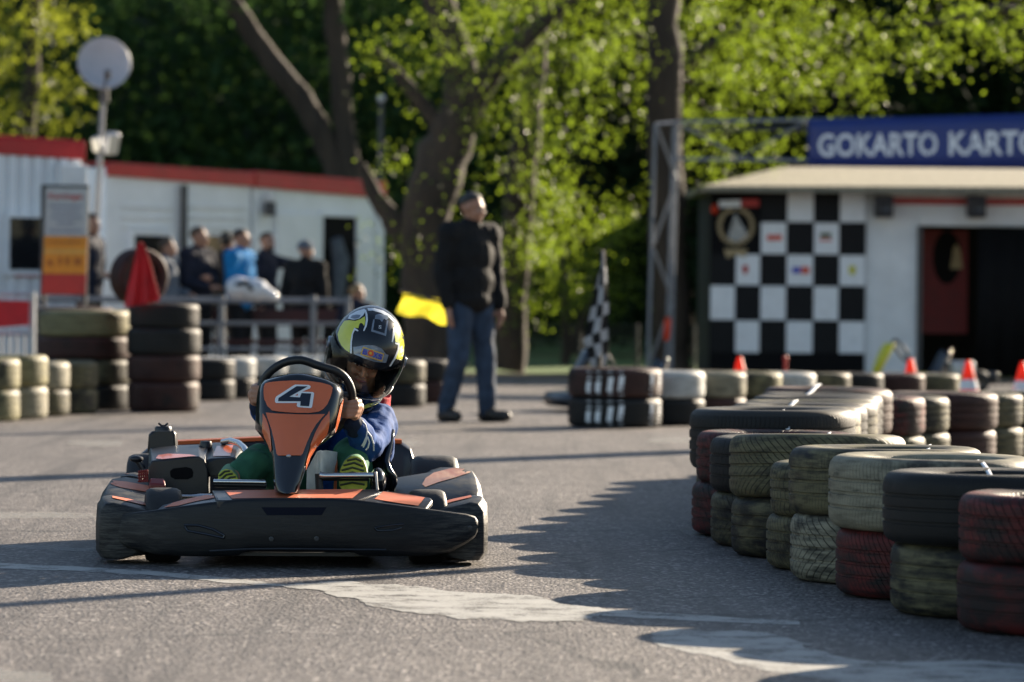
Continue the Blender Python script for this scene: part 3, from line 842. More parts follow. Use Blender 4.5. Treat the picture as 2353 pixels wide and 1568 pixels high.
for pts, m in (([(1762, 540), (1797, 540), (1797, 553), (1762, 553)], MA['stk_red']), ([(1884, 536), (1910, 536), (1910, 546), (1884, 546)], MA['leaf']), ([(1884, 549), (1912, 549), (1912, 554), (1884, 554)], MA['stk_red']),
               ([(1706, 610), (1719, 610), (1719, 624), (1712.5, 632), (1706, 624)], MA['board_red']), ([(1820, 614), (1840, 614), (1840, 628), (1820, 628)], MA['stk_blue']), ([(1841, 613), (1860, 613), (1860, 630), (1841, 630)], MA['stk_red']),
               ([(1951, 611), (1966, 611), (1966, 627), (1958.5, 634), (1951, 627)], MA['kart_yellow'])):
    flat('sponsor_mark', pts, EY, m, pnl)
st = MB(); za_, zb_ = hq(2200, 456).z, hq(2200, 471).z
st.prism([(xM + .1, HY + .018, zb_), (xR, HY + .018, zb_), (xR, HY + .018, za_), (xM + .1, HY + .018, za_)], (0, .010, 0)); st.build('red_stripe', MA['board_red'], t, smooth=0)
xb0, xb1 = hq(2246, 600).x, hq(2700, 600).x
cu = MB(); n = 40
rows = [[(xb0 + (xb1 - xb0) * i / n, HY - .03 + .02 * math.sin(i * 1.7), zz) for i in range(n + 1)] for zz in (.03, zD - .004)]
cu.loft(rows, closed=False); cu.build('door_curtain', MA['black_matte'], t, solid=.01)
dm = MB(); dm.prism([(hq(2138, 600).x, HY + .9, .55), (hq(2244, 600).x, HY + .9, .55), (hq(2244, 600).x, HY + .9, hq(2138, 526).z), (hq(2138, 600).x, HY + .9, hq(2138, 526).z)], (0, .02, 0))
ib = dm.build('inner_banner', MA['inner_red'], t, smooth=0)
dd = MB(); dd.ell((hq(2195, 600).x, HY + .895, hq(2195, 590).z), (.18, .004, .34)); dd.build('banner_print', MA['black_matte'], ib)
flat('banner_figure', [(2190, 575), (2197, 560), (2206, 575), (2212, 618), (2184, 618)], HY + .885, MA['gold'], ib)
lm = MB(); lm.ell(hq(1642, 481, HY - .07), (.045, .045, .06)); lm.build('orange_lamp', MA['cone_orange'], t)
dp = MB(); dp.box(((xD0 + .03), HY + .0, zD / 2), (.06, .05, zD)); dp.build('door_post', MA['dark_steel'], t, smooth=0, bevel=.01)
for px, lb in ((2030, 'black loudspeaker on the white wall left of the hut door'), (2243, 'black loudspeaker above the black door curtain')):
    c = hq(px, 475, HY - .14)
    s = thing('loudspeaker', lb, 'loudspeaker', (c.x, c.y, c.z - .14), 0, 'loudspeakers on the hut')
    MB().box((c.x, c.y, c.z), (.23, .2, .27)).build('cabinet', MA['black_plastic'], s, bevel=.02)
    MB().lathe([(0, .0), (.05, .01), (.075, .03), (.085, .012), (.085, 0)], 20, Matrix.Translation((c.x, c.y - .1, c.z - .02)) @ Matrix.Rotation(R(90), 4, 'X')).build('cone', MA['dark_steel'], s)
    MB().box((c.x, c.y + .13, c.z), (.05, .07, .05)).build('bracket', MA['dark_steel'], s)
# ------------------------------------------------------------------ steel truss with the blue banner
TY = 44.0
t = thing('steel_truss', 'grey steel lattice truss leg and beam carrying the blue banner', 'truss', tuple(Vector((hq(1525, 870, TY).x, TY, 0))))
def rod(name, a, b, r_=.016, m='steel_dull', dy0=0, dy1=0): MB().tube([at(a[0], a[1], TY + dy0), at(b[0], b[1], TY + dy1)], r_, 10).build(name, MA[m], t)
def down(px, py, dy): 
    p = at(px, py, TY + dy); return p
for (pb, pt, dy) in (((1488, 862), (1506, 286), -.15), ((1542, 862), (1556, 282), .1), ((1530, 855), (1549, 290), .45)):
    b_ = at(pb[0], pb[1], TY + dy); b_.z = 0; MB().tube([b_, at(pt[0], pt[1], TY + dy)], .022, 10).build('post', MA['steel_dull'], t)
for a, b in (((1508, 288), (1556, 415)), ((1553, 420), (1503, 560)), ((1500, 570), (1546, 690)), ((1545, 700), (1494, 832))): rod('brace', a, b, .018, 'galv_mid', -.15, .1)
rod('beam', (1506, 286), (1556, 281), .018, 'galv_mid', -.15, .1)
rod('beam', (1550, 281), (2760, 262), .018, 'galv_mid', .1, -2.5); rod('beam', (1556, 366), (2760, 380), .018, 'galv_mid', .1, -2.5)
rod('beam', (1550, 300), (2760, 285), .02, 'dark_steel', .5, -2.0)
for a, b in (((1563, 286), (1702, 362)), ((1702, 362), (1850, 280))): rod('brace', a, b, .014, 'steel_dull', .05 - 2.6 * (a[0] - 1550) / 1200, .05 - 2.6 * (b[0] - 1550) / 1200)
# banner hung on the beam
bq = [(1857, 275), (2790, 250), (2790, 393), (1857, 383)]
bd = lambda px: TY - .80 - 2.1 * (px - 1857) / 933
root = at(1857, 383, bd(1857))
t2 = thing('banner', 'blue banner with white block lettering above the hut', 'banner', tuple(root))
nb = 30; rows = []
for j in range(5):
    row = []
    for i in range(nb + 1):
        u = i / nb; px = 1857 + 933 * u; v = j / 4
        py = (275 - 25 * u) * (1 - v) + (383 + 10 * u) * v
        p = at(px, py, bd(px)); p.y += .012 * math.sin(i * 1.9) * (.3 + v); row.append(p)
    rows.append(row)
bm_ = MB(); bm_.loft(rows, closed=False); bo = bm_.build('banner_sheet', MA['sign_blue'], t2, solid=.006)
bv = bm_.bvh()
for word, x0, x1, tl, tr, bl, br in (('GOKARTO', 1880, 2155, 308, 304, 361, 358), ('KARTO', 2181, 2392, 303, 299, 358, 356)):
    v, f, wd = text_mesh(word, .022)
    q = [(x0 + (x1 - x0) * a, (bl + (br - bl) * a) * (1 - b) + (tl + (tr - tl) * a) * b) for a, b in v]
    decal('lettering', q, f, lambda x, y: (x, y), [bv], MA['sign_white'], bo, .006)
# ------------------------------------------------------------------ mesh fence at the verge
t = thing('mesh_fence', 'dark wire mesh fence along the grass verge', 'fence', (-.3, 50.6, 0))
pm = MB(); fy = 50.6
for i in range(9): pm = MB(); x = -.6 + i * .75; pm.tube([(x, fy, 0), (x, fy, .62)], .02, 8); pm.build('post', MA['dark_steel'], t)
mw = MB()
for i in range(60): x = -.6 + i * .1; mw.tube([(x, fy + .025, .03), (x, fy + .025, .6)], .004, 4)
for z in (.05, .2, .35, .5, .6): mw.tube([(-.6, fy + .025, z), (5.4, fy + .025, z)], .006, 4)
mw.build('mesh', MA['dark_steel'], t, fix=False)
# utility pole with a drooping wire
p = at(872, 420, 54); b_ = p.copy(); b_.z = 0
t = thing('utility_pole', 'thin grey pole standing behind the right end of the cabins', 'pole', tuple(b_))
tp = at(876, 230, 54)
MB().tube([b_, tp], [.045, .035], 12).build('shaft', MA['dark_steel'], t)
MB().box(tp + Vector((0, 0, .02)), (.1, .08, .10)).build('insulator', MA['galv'], t, bevel=.02)
wpts = [tp.lerp(at(1560, 330, 50), k / 16) - Vector((0, 0, .5 * math.sin(PI * k / 16))) for k in range(17)]
MB().tube(wpts, .008, 6).build('wire', MA['black_matte'], t)
# ------------------------------------------------------------------ satellite dish on a mast with lamps
MY = 44.0
b_ = at(212, 720, MY); b_.z = 0
t = thing('dish_mast', 'steel mast carrying a round grey satellite dish', 'mast', tuple(b_))
MB().tube([b_, at(222, 500, MY), at(238, 205, MY)], [.036, .034, .03], 12).build('pole', MA['steel_dull'], t)
dc = at(239, 146, MY - .12); rd = 61 * MY / FPX
Md = Matrix.Translation(dc) @ Matrix.Rotation(R(12), 4, 'Z') @ Matrix.Rotation(R(80), 4, 'X')
dish = MB().lathe([(0, -.05), (.1, -.045), (.2, -.022), (rd * .97, .018), (rd, .022), (rd * .98, .03), (.2, -.01), (.1, -.032), (0, -.038)], 40, Md).build('dish', MA['dish'], t, smooth=60)
MB().tube([at(239, 205, MY - .13), at(246, 178, MY - .45), at(247, 170, MY - .5)], .014, 8).build('feed_arm', MA['dark_steel'], dish)
MB().tube([at(247, 180, MY - .46), at(247, 164, MY - .52)], .035, 10).build('receiver', MA['dark_steel'], dish)
MB().box(at(239, 215, MY), (.1, .1, .22)).build('bracket', MA['dark_steel'], t, bevel=.015)
for (px, py, lb) in ((256, 330, 'right one of two floodlights on the dish mast'), (224, 332, 'smaller left floodlight on the dish mast')):
    c = at(px, py, MY - .15); s = 1 if px > 240 else .7
    l = thing('floodlight', lb, 'floodlight', tuple(c), 0, 'floodlights on the dish mast')
    q = Matrix.Rotation(R(35 if px > 240 else -30), 3, 'Z') @ Matrix.Rotation(R(18), 3, 'X')
    MB().box(c, (.16 * s, .10 * s, .26 * s), q).build('housing', MA['galv'], l, bevel=.03)
    MB().box(c + q @ Vector((0, -.055 * s, 0)), (.13 * s, .012, .22 * s), q).build('glass', MA['lamp_glass'], l, bevel=.004)
    MB().tube([c, at(232, 352, MY)], .018, 8).build('arm', MA['dark_steel'], l)
# ------------------------------------------------------------------ price board
PY_ = 37.0
pb = at(150, 700, PY_); pb.z = 0
t = thing('price_board', 'tall notice board with white, orange and red panels', 'notice board', tuple(pb))
def brd(name, pts, m, o=0, parent=None): 
    P = [at(a, b, PY_ - o) for a, b in pts]; mm = MB(); mm.prism(P, (0, .012, 0)); return mm.build(name, MA[m], parent or t, smooth=0)
fr = MB()
P = [at(a, b, PY_) for a, b in ((94, 424), (205, 426), (199, 680), (92, 678))]
fr.prism(P, (0, .04, 0)); fr.build('frame', MA['dark_steel'], t, smooth=0)
wp = brd('white_panel', [(105, 431), (203, 433), (200, 543), (102, 542)], 'board_white', .016)
op = brd('orange_panel', [(101.5, 543), (200, 544), (198, 630), (98, 629)], 'board_orange', .016)
rp = brd('red_panel', [(98, 630), (198, 631), (196, 677), (95, 676)], 'board_red', .016)
v, f, wd = text_mesh('Kartingai', .012)
mm = MB(); q = [at(113 + 76 * a, 461 - 17 * b + a, PY_ - .02) for a, b in v]; mm.add(q, f); mm.build('title', MA['board_red'], wp, smooth=0, solid=.003)
mm = MB()
for k, (x0, x1, y) in enumerate(((113, 190, 474), (119, 184, 487), (117, 188, 500), (130, 170, 513), (112, 190, 530))):
    mm.prism([at(a, b, PY_ - .02) for a, b in ((x0, y - 2.5), (x1, y - 2), (x1, y + 3), (x0, y + 2.5))], (0, .003, 0))
mm.build('small_print', MA['stk_grey'], wp, smooth=0)
mm = MB(); mm.prism([at(a, b, PY_ - .02) for a, b in ((101, 573), (199, 574), (199, 584), (100.5, 583))], (0, .003, 0)); mm.build('pale_band', MA['board_yellow'], op, smooth=0)
mm = MB()
for (x0, x1, y, h) in ((108, 190, 557, 5), (108, 122, 604, 14), (134, 142, 600, 18), (150, 160, 600, 18), (170, 188, 601, 18)):
    mm.prism([at(a, b, PY_ - .02) for a, b in ((x0, y - h / 2), (x1, y - h / 2), (x1, y + h / 2), (x0, y + h / 2))], (0, .003, 0))
mm.build('small_print', mat('faded_print', (.40, .12, .01), .6), op, smooth=0)
lg = MB()
for px in (100, 194):
    a = at(px, 676, PY_ + .05); b = a.copy(); b.z = 0; lg = MB(); lg.tube([b, a + Vector((0, 0, .6))], .025, 8); lg.build('leg', MA['dark_steel'], t)
# ------------------------------------------------------------------ railing in front of the spectators
FY = 38.5
t = thing('railing', 'galvanised steel railing in front of the spectators', 'railing', tuple(Vector((at(430, 690, FY).x, FY, 0))))
for py in (690, 741, 800):
    a = at(78, py, FY); b = at(800, py + 4, FY + 1.5)
    MB().tube([a, b], .022, 10).build('rail', MA['steel_dull'], t)
a = at(78, 683, FY + .06); b = at(800, 688, FY + 1.56); MB().tube([a, b], .014, 8).build('rail', MA['steel_dull'], t)
for px in (84, 300, 510, 720, 800):
    u = (px - 78) / 722; p = at(px, 684, FY + 1.5 * u); q = p.copy(); q.z = 0
    MB().tube([q, p + Vector((0, 0, .02))], .034, 12).build('post', MA['steel_dull'], t)
# red banner on a light barrier, far left
t = thing('barrier', 'light barrier with vertical bars under a red banner', 'barrier', tuple(Vector((at(30, 800, 36).x, 36, 0))))
for py in (676, 768): MB().tube([at(-60, py, 36), at(76, py, 36)], .018, 8).build('rail', MA['galv'], t)
for k in range(7):
    px = -30 + k * 17; a = at(px, 768, 36); b = a.copy(); b.z = .04; MB().tube([b, a], .012, 8).build('bar', MA['galv'], t)
a = at(76, 672, 36); b = a.copy(); b.z = 0; MB().tube([b, a], .025, 8).build('post', MA['galv'], t)
P = [at(a, b, 35.96) for a, b in ((-60, 688), (68, 692), (67, 752), (-60, 762))]
mm = MB(); mm.prism(P, (0, .01, 0)); o = mm.build('red_banner', MA['flag_red'], None, smooth=0)
tag(o, 'red banner with white lower hem on the left barrier', 'banner')
mm = MB(); mm.prism([at(a, b, 35.955) for a, b in ((-60, 757), (67, 748), (67, 753), (-60, 763))], (0, .004, 0))
RM[o.name] = Matrix.Identity(4); mm.build('hem', MA['cloth_white'], o, smooth=0)
# bench behind the railing
bc = at(640, 790, 41.2)
t = thing('bench', 'red bench with steel legs behind the railing', 'bench', (bc.x, 41.2, 0))
MB().box((bc.x, 41.2, .45), (1.5, .34, .05)).build('seat', MA['bench_red'], t, bevel=.01)
MB().box((bc.x, 41.42, .72), (1.5, .04, .16)).build('backrest', MA['bench_red'], t, bevel=.01)
for sx in (-.65, .65):
    MB().tube([(bc.x + sx, 41.05, 0), (bc.x + sx, 41.1, .42)], .025, 8).build('leg', MA['galv'], t)
    MB().tube([(bc.x + sx, 41.4, 0), (bc.x + sx, 41.4, .64)], .025, 8).build('leg', MA['galv'], t)

def shadow_tree(x, y, r_, label, seed):  # unseen trees added only to throw shadow streaks across the asphalt
    rr = random.Random(seed)
    t = thing('tree', label, 'tree', (x, y, 0))
    MB().tube([(x, y, -.05), (x + .05, y, 2.5), (x, y + .05, 5), (x + .1, y, 8)], [r_ * 1.15, r_, r_ * .9, r_ * .4], 12).build('trunk', MA['bark'], t, fix=False)
    leaf_cloud([((x + rr.gauss(0, .9), y + rr.gauss(0, .9), 7.6 + rr.gauss(0, .8)), rr.uniform(.6, 1.3)) for _ in range(260)], 14, .12, .5, rr).build('crown', MA['leaf'], t, smooth=0, fix=False)
shadow_tree(5.1, 19.4, .075, 'slim unseen tree just beyond the right edge, added for its streak shadow', 60)
shadow_tree(6.0, 29.5, .24, 'stouter unseen tree farther off beyond the right edge, added for its shadow', 61)
# ================================================================== TYRES
OLIVE = (.145, .130, .070); CREAM = (.27, .25, .18); RED = (.115, .016, .015); WHITE = (.60, .60, .57); BLACK = (.022, .022, .023); BROWN = (.058, .023, .019); YELL = (.23, .21, .11)
TM = {}
def tm(key):
    if key not in TM:
        c, pat, wear = {
            'black': (BLACK, 'plain', .75), 'black_rib': (BLACK, 'lateral', .75), 'red': (RED, 'skew', .52), 'red_plain': (RED, 'plain', .42), 'red_herring': (RED, 'herring', .56),
            'olive': (OLIVE, 'lateral', .40), 'olive_herring': (OLIVE, 'herring', .44), 'olive_black': (OLIVE, 'plain', .53), 'olive_skew': (OLIVE, 'skew', .40), 'yellow': (YELL, 'plain', .22),
            'cream': (CREAM, 'plain', .24), 'scuffed': (CREAM, 'herring', .46), 'white': (WHITE, 'plain', .05), 'brown': (BROWN, 'plain', .22), 'brown_rib': (BROWN, 'lateral', .3)}[key]
        TM[key] = tyre_mat('tyre_' + key, c, pat, wear)
    return TM[key]
TME = {}
def tyre_mesh(Rr, W, n=72):
    k = (round(Rr, 3), round(W, 3))
    h = W / 2; r = Rr
    prof = [(.62 * r, -.80 * h), (.645 * r, -.90 * h), (.70 * r, -.955 * h), (.78 * r, -.99 * h), (.86 * r, -1.0 * h), (.915 * r, -.965 * h), (.955 * r, -.90 * h), (.982 * r, -.79 * h), (.993 * r, -.68 * h)]
    for g in (-.36, .02, .38):
        prof += [(r * .998, (g - .075) * h), (r * .982, (g - .06) * h), (r * .982, (g + .02) * h), (r * .999, (g + .04) * h), (r, (g + .14) * h)]
    prof += [(.993 * r, .68 * h), (.982 * r, .79 * h), (.955 * r, .90 * h), (.915 * r, .965 * h), (.86 * r, 1.0 * h), (.78 * r, .99 * h), (.70 * r, .955 * h), (.645 * r, .90 * h), (.62 * r, .80 * h),
             (.63 * r, .72 * h), (.70 * r, .80 * h), (.84 * r, .82 * h), (.93 * r, .66 * h), (.955 * r, .3 * h), (.955 * r, -.3 * h), (.93 * r, -.66 * h), (.84 * r, -.82 * h), (.70 * r, -.80 * h), (.63 * r, -.72 * h)]
    return MB().lathe(prof, n, None, 0, closed=True).mesh('tyre')
def tyre(key, loc, Rr, W, label, group, tilt=(0, 0), rot=None):
    k = (key, round(Rr, 3), round(W, 3))
    if k not in TME:
        me = tyre_mesh(Rr, W); me.materials.append(tm(key)); me.shade_smooth(); me.set_sharp_from_angle(angle=R(50)); TME[k] = me
    o = bpy.data.objects.new('tyre', TME[k]); col.objects.link(o)
    o.location = loc; o.rotation_euler = (tilt[0], tilt[1], rnd.uniform(0, 6.28) if rot is None else rot)
    RM[o.name] = Matrix.Identity(4)
    return tag(o, label, 'tyre', group)
G1 = 'tyres of the barrier on the right'
def stack(x, y, items, group):
    z = 0; out = []
    for key, Rr, W, label, *rest in items:
        dx, dy = rest[0] if rest else (0, 0)
        tl = rest[1] if len(rest) > 1 else (rnd.uniform(-.012, .012), rnd.uniform(-.012, .012))
        out.append(tyre(key, (x + dx, y + dy, z + W / 2 + .002), Rr, W, label, group, tl)); z += W - .004
    return z
FRONT = [
 (1.595, 10.95, [('red_plain', .318, 0.200, 'dull red tyre at the bottom of the stack nearest the camera'), ('red', .315, 0.195, 'dark red tyre on top of the stack nearest the camera', (.0, 0))]),
 (1.46, 11.52, [('olive_black', .318, 0.215, 'olive tyre with black scuffs below the smooth black tyre, second stack from the camera'), ('black', .325, 0.215, 'smooth black tyre leaning out over an olive one, second stack from the camera', (-.02, -.02))]),
 (1.355, 12.2, [('red', .32, 0.215, 'dark red tyre with slanted tread under the cream tyre'), ('cream', .335, 0.232, 'large cream painted tyre resting on a dark red one', (-.01, 0))]),
 (1.255, 12.85, [('scuffed', .318, 0.225, 'cream tyre with fan shaped black scuffs on the ground, left of the dark red tyre'), ('olive_black', .325, 0.225, 'olive and black striped tyre on the tyre with fan shaped scuffs', (.0, 0))]),
 (1.21, 13.42, [('olive_skew', .315, 0.190, 'mustard olive tyre at the bottom below the blocky treaded olive tyre'), ('olive', .305, 0.190, 'olive tyre with blocky cross tread, lower than its neighbours', (-.0, -.03))]),
 (1.125, 14.08, [('olive_black', .315, 0.215, 'black and olive banded bottom tyre under the tilted herringbone tyre'), ('olive_herring', .325, 0.230, 'olive herringbone tyre tilted to show its open top', (0, 0), (.045, .02))]),
 (1.075, 14.68, [('olive_herring', .31, 0.205, 'narrow sliver of olive bottom tyre just right of the dark red ribbed bottom tyre'), ('black_rib', .315, 0.210, 'black tyre squeezed between the herringbone tyre and the red zigzag tyre')]),
 (1.045, 15.28, [('red', .325, 0.210, 'dark red ribbed bottom tyre at the left tip of the barrier'), ('red_herring', .318, 0.205, 'red tyre with zigzag tread at the left bulge of the barrier', (.01, 0))]),
 (1.085, 15.95, [('olive', .315, 0.235, 'olive bottom tyre behind the dark red ribbed one at the left tip'), ('black_rib', .345, 0.255, 'wide black tyre with fine ribs whose open ring faces up at the left tip', (0, 0), (.0, .01))]),
 (1.16, 16.6, [('black', .315, .22, 'black bottom tyre hidden just behind the wide finely ribbed tyre'), ('olive_black', .325, .235, 'grey olive tyre showing only its rim behind the wide finely ribbed tyre')]),
 (1.25, 17.25, [('brown', .315, .22, 'brown bottom tyre, second behind the wide finely ribbed tyre'), ('scuffed', .32, .235, 'cream flecked tyre with sunlit right shoulder, second behind the wide finely ribbed tyre')]),
 (1.34, 17.9, [('black', .315, .22, 'black bottom tyre, third behind the wide finely ribbed tyre'), ('black_rib', .32, .235, 'black tyre with dotted edge, third behind the wide finely ribbed tyre')]),
 (1.44, 18.55, [('red', .315, .22, 'red bottom tyre, fourth behind the wide finely ribbed tyre'), ('olive_black', .33, .235, 'black tyre with worn pale shoulder, fourth behind the wide finely ribbed tyre')]),
 (1.52, 19.2, [('black', .315, .22, 'black bottom tyre, fifth behind the wide finely ribbed tyre'), ('black', .32, .24, 'black tyre whose top edge shines, fifth behind the wide finely ribbed tyre')]),
 (1.60, 19.85, [('brown', .315, .22, 'brown bottom tyre, sixth behind the wide finely ribbed tyre'), ('black_rib', .32, .24, 'black tyre just in front of the far curve of the barrier')]),
 (1.69, 20.5, [('black', .315, .23, 'black bottom tyre at the far curve of the barrier'), ('brown_rib', .345, .245, 'broad dark brown tyre at the far curve with a white strap across')]),
]
for x, y, items in FRONT: stack(x, y, items, G1)
RIGHT = [
 (1.97, 21.2, [('olive', .315, .2, 'olive bottom tyre below the bright red tyre'), ('red', .315, .215, 'bright red tyre right of the far curve of the barrier')]),
 (2.17, 21.75, [('olive', .315, .2, 'olive bottom tyre below the dark green black tyre'), ('olive_black', .31, .205, 'dark green black tyre between the bright red and the dark brown tyre')]),
 (2.50, 22.3, [('brown', .315, .2, 'brown bottom tyre below the wide dark brown tyre'), ('brown_rib', .325, .215, 'dark brown tyre with reddish ribs left of a traffic cone')]),
 (2.74, 22.9, [('olive_herring', .315, .2, 'olive bottom tyre at the right edge of the photo'), ('olive', .31, .2, 'olive tyre with checked tread near the right edge of the photo')]),
 (3.12, 23.4, [('black', .315, .2, 'black bottom tyre cut off by the right edge'), ('olive_black', .31, .2, 'black olive tyre cut off by the right edge')]),
]
for x, y, items in RIGHT: stack(x, y, items, 'tyres returning behind the barrier')
# near stacks of the same barrier that run on past the right edge and throw the jagged shadow
for k, (x, y, c) in enumerate(((1.74, 10.35, 'olive'), (1.90, 9.75, 'black'), (2.08, 9.15, 'cream'))):
    stack(x, y, [('brown', .315, .23, 'brown bottom tyre of the stack %s beyond the right edge' % ('first', 'second', 'third')[k]), (c, .315, .23, '%s tyre on top of the stack %s beyond the right edge' % (c, ('first', 'second', 'third')[k]))], G1)
# striped stack in the middle with the checkered flag, and the row that runs right from it
G2 = 'tyres of the middle row'
sx, sy = at(1412, 980, 28.2).x, 28.2
def striped(key, z, lab):
    o = tyre(key, (sx, sy, z), .345, .215, lab, G2, rot=0)
    mb = MB()
    for k, a in enumerate((-125, -112, -97, -84, -40, -20)):
        rows = []
        for zz in (-.085, -.05, 0, .05, .085):
            w_ = R(3.1)
            rr_ = .3455 - (abs(zz) / .085) ** 4 * .006
            rows.append([(rr_ * math.cos(R(a) + w_ * s + .02 * math.sin(zz * 40)), rr_ * math.sin(R(a) + w_ * s), zz) for s in (-1, 0, 1)])
        mb.loft([[Vector(p) for p in r] for r in rows], closed=False)
    st_ = mb.build('painted_stripe', MA['white_paint'], None, world=False)
    st_.parent = o
striped('black_rib', .112, 'lower dark tyre with white painted stripes under the checkered flag')
striped('brown_rib', .326, 'upper brown tyre with white painted stripes under the checkered flag')
row2 = [(1620, 'white', 'black', 'white tyre next to the striped stack', 'black bottom tyre under the white tyre next to the striped stack'),
        (1715, 'cream', 'brown', 'off white tyre, second right of the striped stack', 'dark red bottom tyre, second right of the striped stack'),
        (1797, 'yellow', 'black', 'olive tyre with bright shoulder, third right of the striped stack', 'black bottom tyre, third right of the striped stack'),
        (1875, 'white', 'black', 'small white tyre behind the far curve of the barrier', 'black bottom tyre under the small white tyre'),
        (1955, 'olive_black', 'black', 'dark tyre right of the small white tyre', 'black bottom tyre right of the small white one'),
        (2030, 'black', 'brown', 'black tyre with sunlit right shoulder in the middle row', 'brown bottom tyre under the black tyre with sunlit shoulder'),
        (2125, 'brown', 'black', 'brown red tyre in front of an orange cone in the middle row', 'black bottom tyre under the brown red one in the middle row'),
        (2205, 'olive', 'black', 'pale olive tyre at the right end of the middle row', 'black bottom tyre at the right end of the middle row')]
for k, (px, ca, cb, la, lb) in enumerate(row2):
    Y = 28.75 + .5 * k; hh = .203 - .005 * k
    X = at(px, 900, Y).x - .28
    stack(X, Y, [(cb, .28, hh, lb), (ca, .28, hh, la)], G2)
# left side
G3 = 'tyres of the left barrier'
def lstack(pxr, Y, Rr, items):
    X = at(pxr, 900, Y).x - Rr
    return X, stack(X, Y, items, G3)
lstack(46, 28.3, .30, [('yellow', .30, .235, 'olive yellow bottom tyre at the left edge of the photo'), ('yellow', .30, .23, 'olive yellow top tyre at the left edge of the photo')])
lstack(110, 28.9, .30, [('cream', .30, .245, 'pale cream bottom tyre, second stack from the left edge'), ('yellow', .30, .235, 'pale yellow top tyre, second stack from the left edge')])
lstack(160, 29.6, .29, [('olive_black', .29, .205, 'grey olive bottom tyre, third stack from the left edge'), ('cream', .29, .215, 'cream top tyre, third stack from the left edge')])
lstack(225, 30.2, .29, [('olive_black', .29, .2, 'olive bottom tyre, fourth stack from the left edge'), ('olive', .29, .215, 'dark olive top tyre, fourth stack from the left edge')])
Xb, zb_ = lstack(301, 31.4, .38, [('black', .38, .21, 'wide black tyre at the bottom of the stack under the red flag'), ('olive_black', .38, .205, 'wide dark olive tyre, second from the ground left of the four tyre stack'),
                                 ('brown', .38, .19, 'wide red brown tyre, third from the ground left of the four tyre stack'), ('yellow', .38, .215, 'wide yellow olive tyre topping the stack left of the four tyre stack')])
lstack(262, 32.6, .33, [('black', .33, .22, 'black bottom tyre half hidden behind the wide stack'), ('brown', .33, .22, 'dark brown tyre half hidden behind the wide stack, second up'), ('black', .33, .2, 'black tyre half hidden behind the wide stack, third up'), ('brown', .33, .2, 'brown tyre topping the half hidden stack')])
X4, z4 = lstack(458, 31.0, .29, [('brown', .29, .245, 'dark red brown tyre at the bottom of the four tyre stack'), ('brown_rib', .296, .215, 'red brown tyre, second from the ground of the four tyre stack'),
                                ('black', .30, .22, 'black tyre, third from the ground of the four tyre stack'), ('black_rib', .285, .2, 'black tyre on the very top of the four tyre stack')])
lstack(540, 34.5, .28, [('black', .28, .19, 'dark bottom tyre right of the four tyre stack'), ('black', .28, .185, 'dark top tyre right of the four tyre stack')])
for k, (px, c, nm) in enumerate(((588, 'white', 'first'), (660, 'white', 'second'), (732, 'white', 'third'), (800, 'white', 'fourth'))):
    lstack(px, 35.2 + .5 * k, .28, [('black', .28, .19, 'black bottom tyre of the %s white topped stack behind the steering wheel' % nm), (c, .28, .185, '%s white tyre of the row behind the steering wheel' % nm)])
lstack(978, 33.0, .28, [('black', .28, .2, 'dark bottom tyre just right of the driver helmet'), ('olive_black', .28, .2, 'dark top tyre with sunlit shoulder just right of the driver helmet')])
lstack(1040, 34.2, .28, [('brown', .28, .2, 'brown bottom tyre behind the legs of the standing man'), ('black', .28, .19, 'black top tyre behind the legs of the standing man')])
# upright tyre leaning on the stacks
uc = at(318, 640, 31.15)
o = tyre('brown', (uc.x, 31.2, 0), .235, .20, 'tyre standing upright on top of the stacks behind the red flag', G3, rot=0)
o.rotation_euler = (R(90), R(0), R(35)); o.location = (uc.x, 31.2, at(318, 637, 31.2).z)
mb = MB(); mb.lathe([(0, .02), (.165, .03), (.165, -.03), (0, -.02)], 32)
dsc = mb.build('disc', MA['dark_wood'], None, world=False); dsc.parent = o
# white straps that tie the tops together
def strap(pts, label, w_=.016):
    P = [at(px, py, Y) for px, py, Y in pts]
    mb = MB(); rows = []
    for i, p in enumerate(P):
        tw = .6 * math.sin(i * 1.3)
        rows.append([p + Vector((-w_ * .5, -.01 * tw, .0)), p + Vector((w_ * .5, .01 * tw, .004))])
    mb.loft(rows, closed=False)
    o = mb.build('strap', MA['strap'], None, solid=.002)
    tag(o, label, 'strap', 'white straps tying the tyres')
strap([(1882, 884, 20.2), (1872, 892, 20.15), (1862, 903, 19.95), (1852, 909, 19.6), (1846, 911, 19.5)], 'white strap on the broad dark brown tyre at the far curve', .028)
strap([(1829, 921, 18.2), (1822, 928, 17.9), (1813, 937, 17.6), (1806, 941, 17.4)], 'white strap across the tyre rims behind the wide finely ribbed tyre', .026)
strap([(1797, 943, 16.25), (1801, 946, 16.0), (1800, 953, 15.75), (1803, 964, 15.68), (1808, 977, 15.62), (1811, 990, 15.6)], 'white strap hanging over the wide finely ribbed tyre', .016)
strap([(1906, 995, 14.35), (1903, 1004, 14.33), (1901, 1014, 14.3), (1899, 1026, 14.25)], 'white strap inside the ring of the tilted herringbone tyre', .014)
strap([(2135, 1024, 13.1), (2132, 1036, 12.95), (2131, 1047, 12.6), (2132, 1056, 12.5)], 'white strap from the striped olive tyre to the large cream tyre', .014)
strap([(2244, 1060, 12.0), (2258, 1066, 11.9), (2268, 1080, 11.75), (2276, 1096, 11.6), (2280, 1104, 11.55)], 'white strap from the large cream tyre to the smooth black tyre', .014)
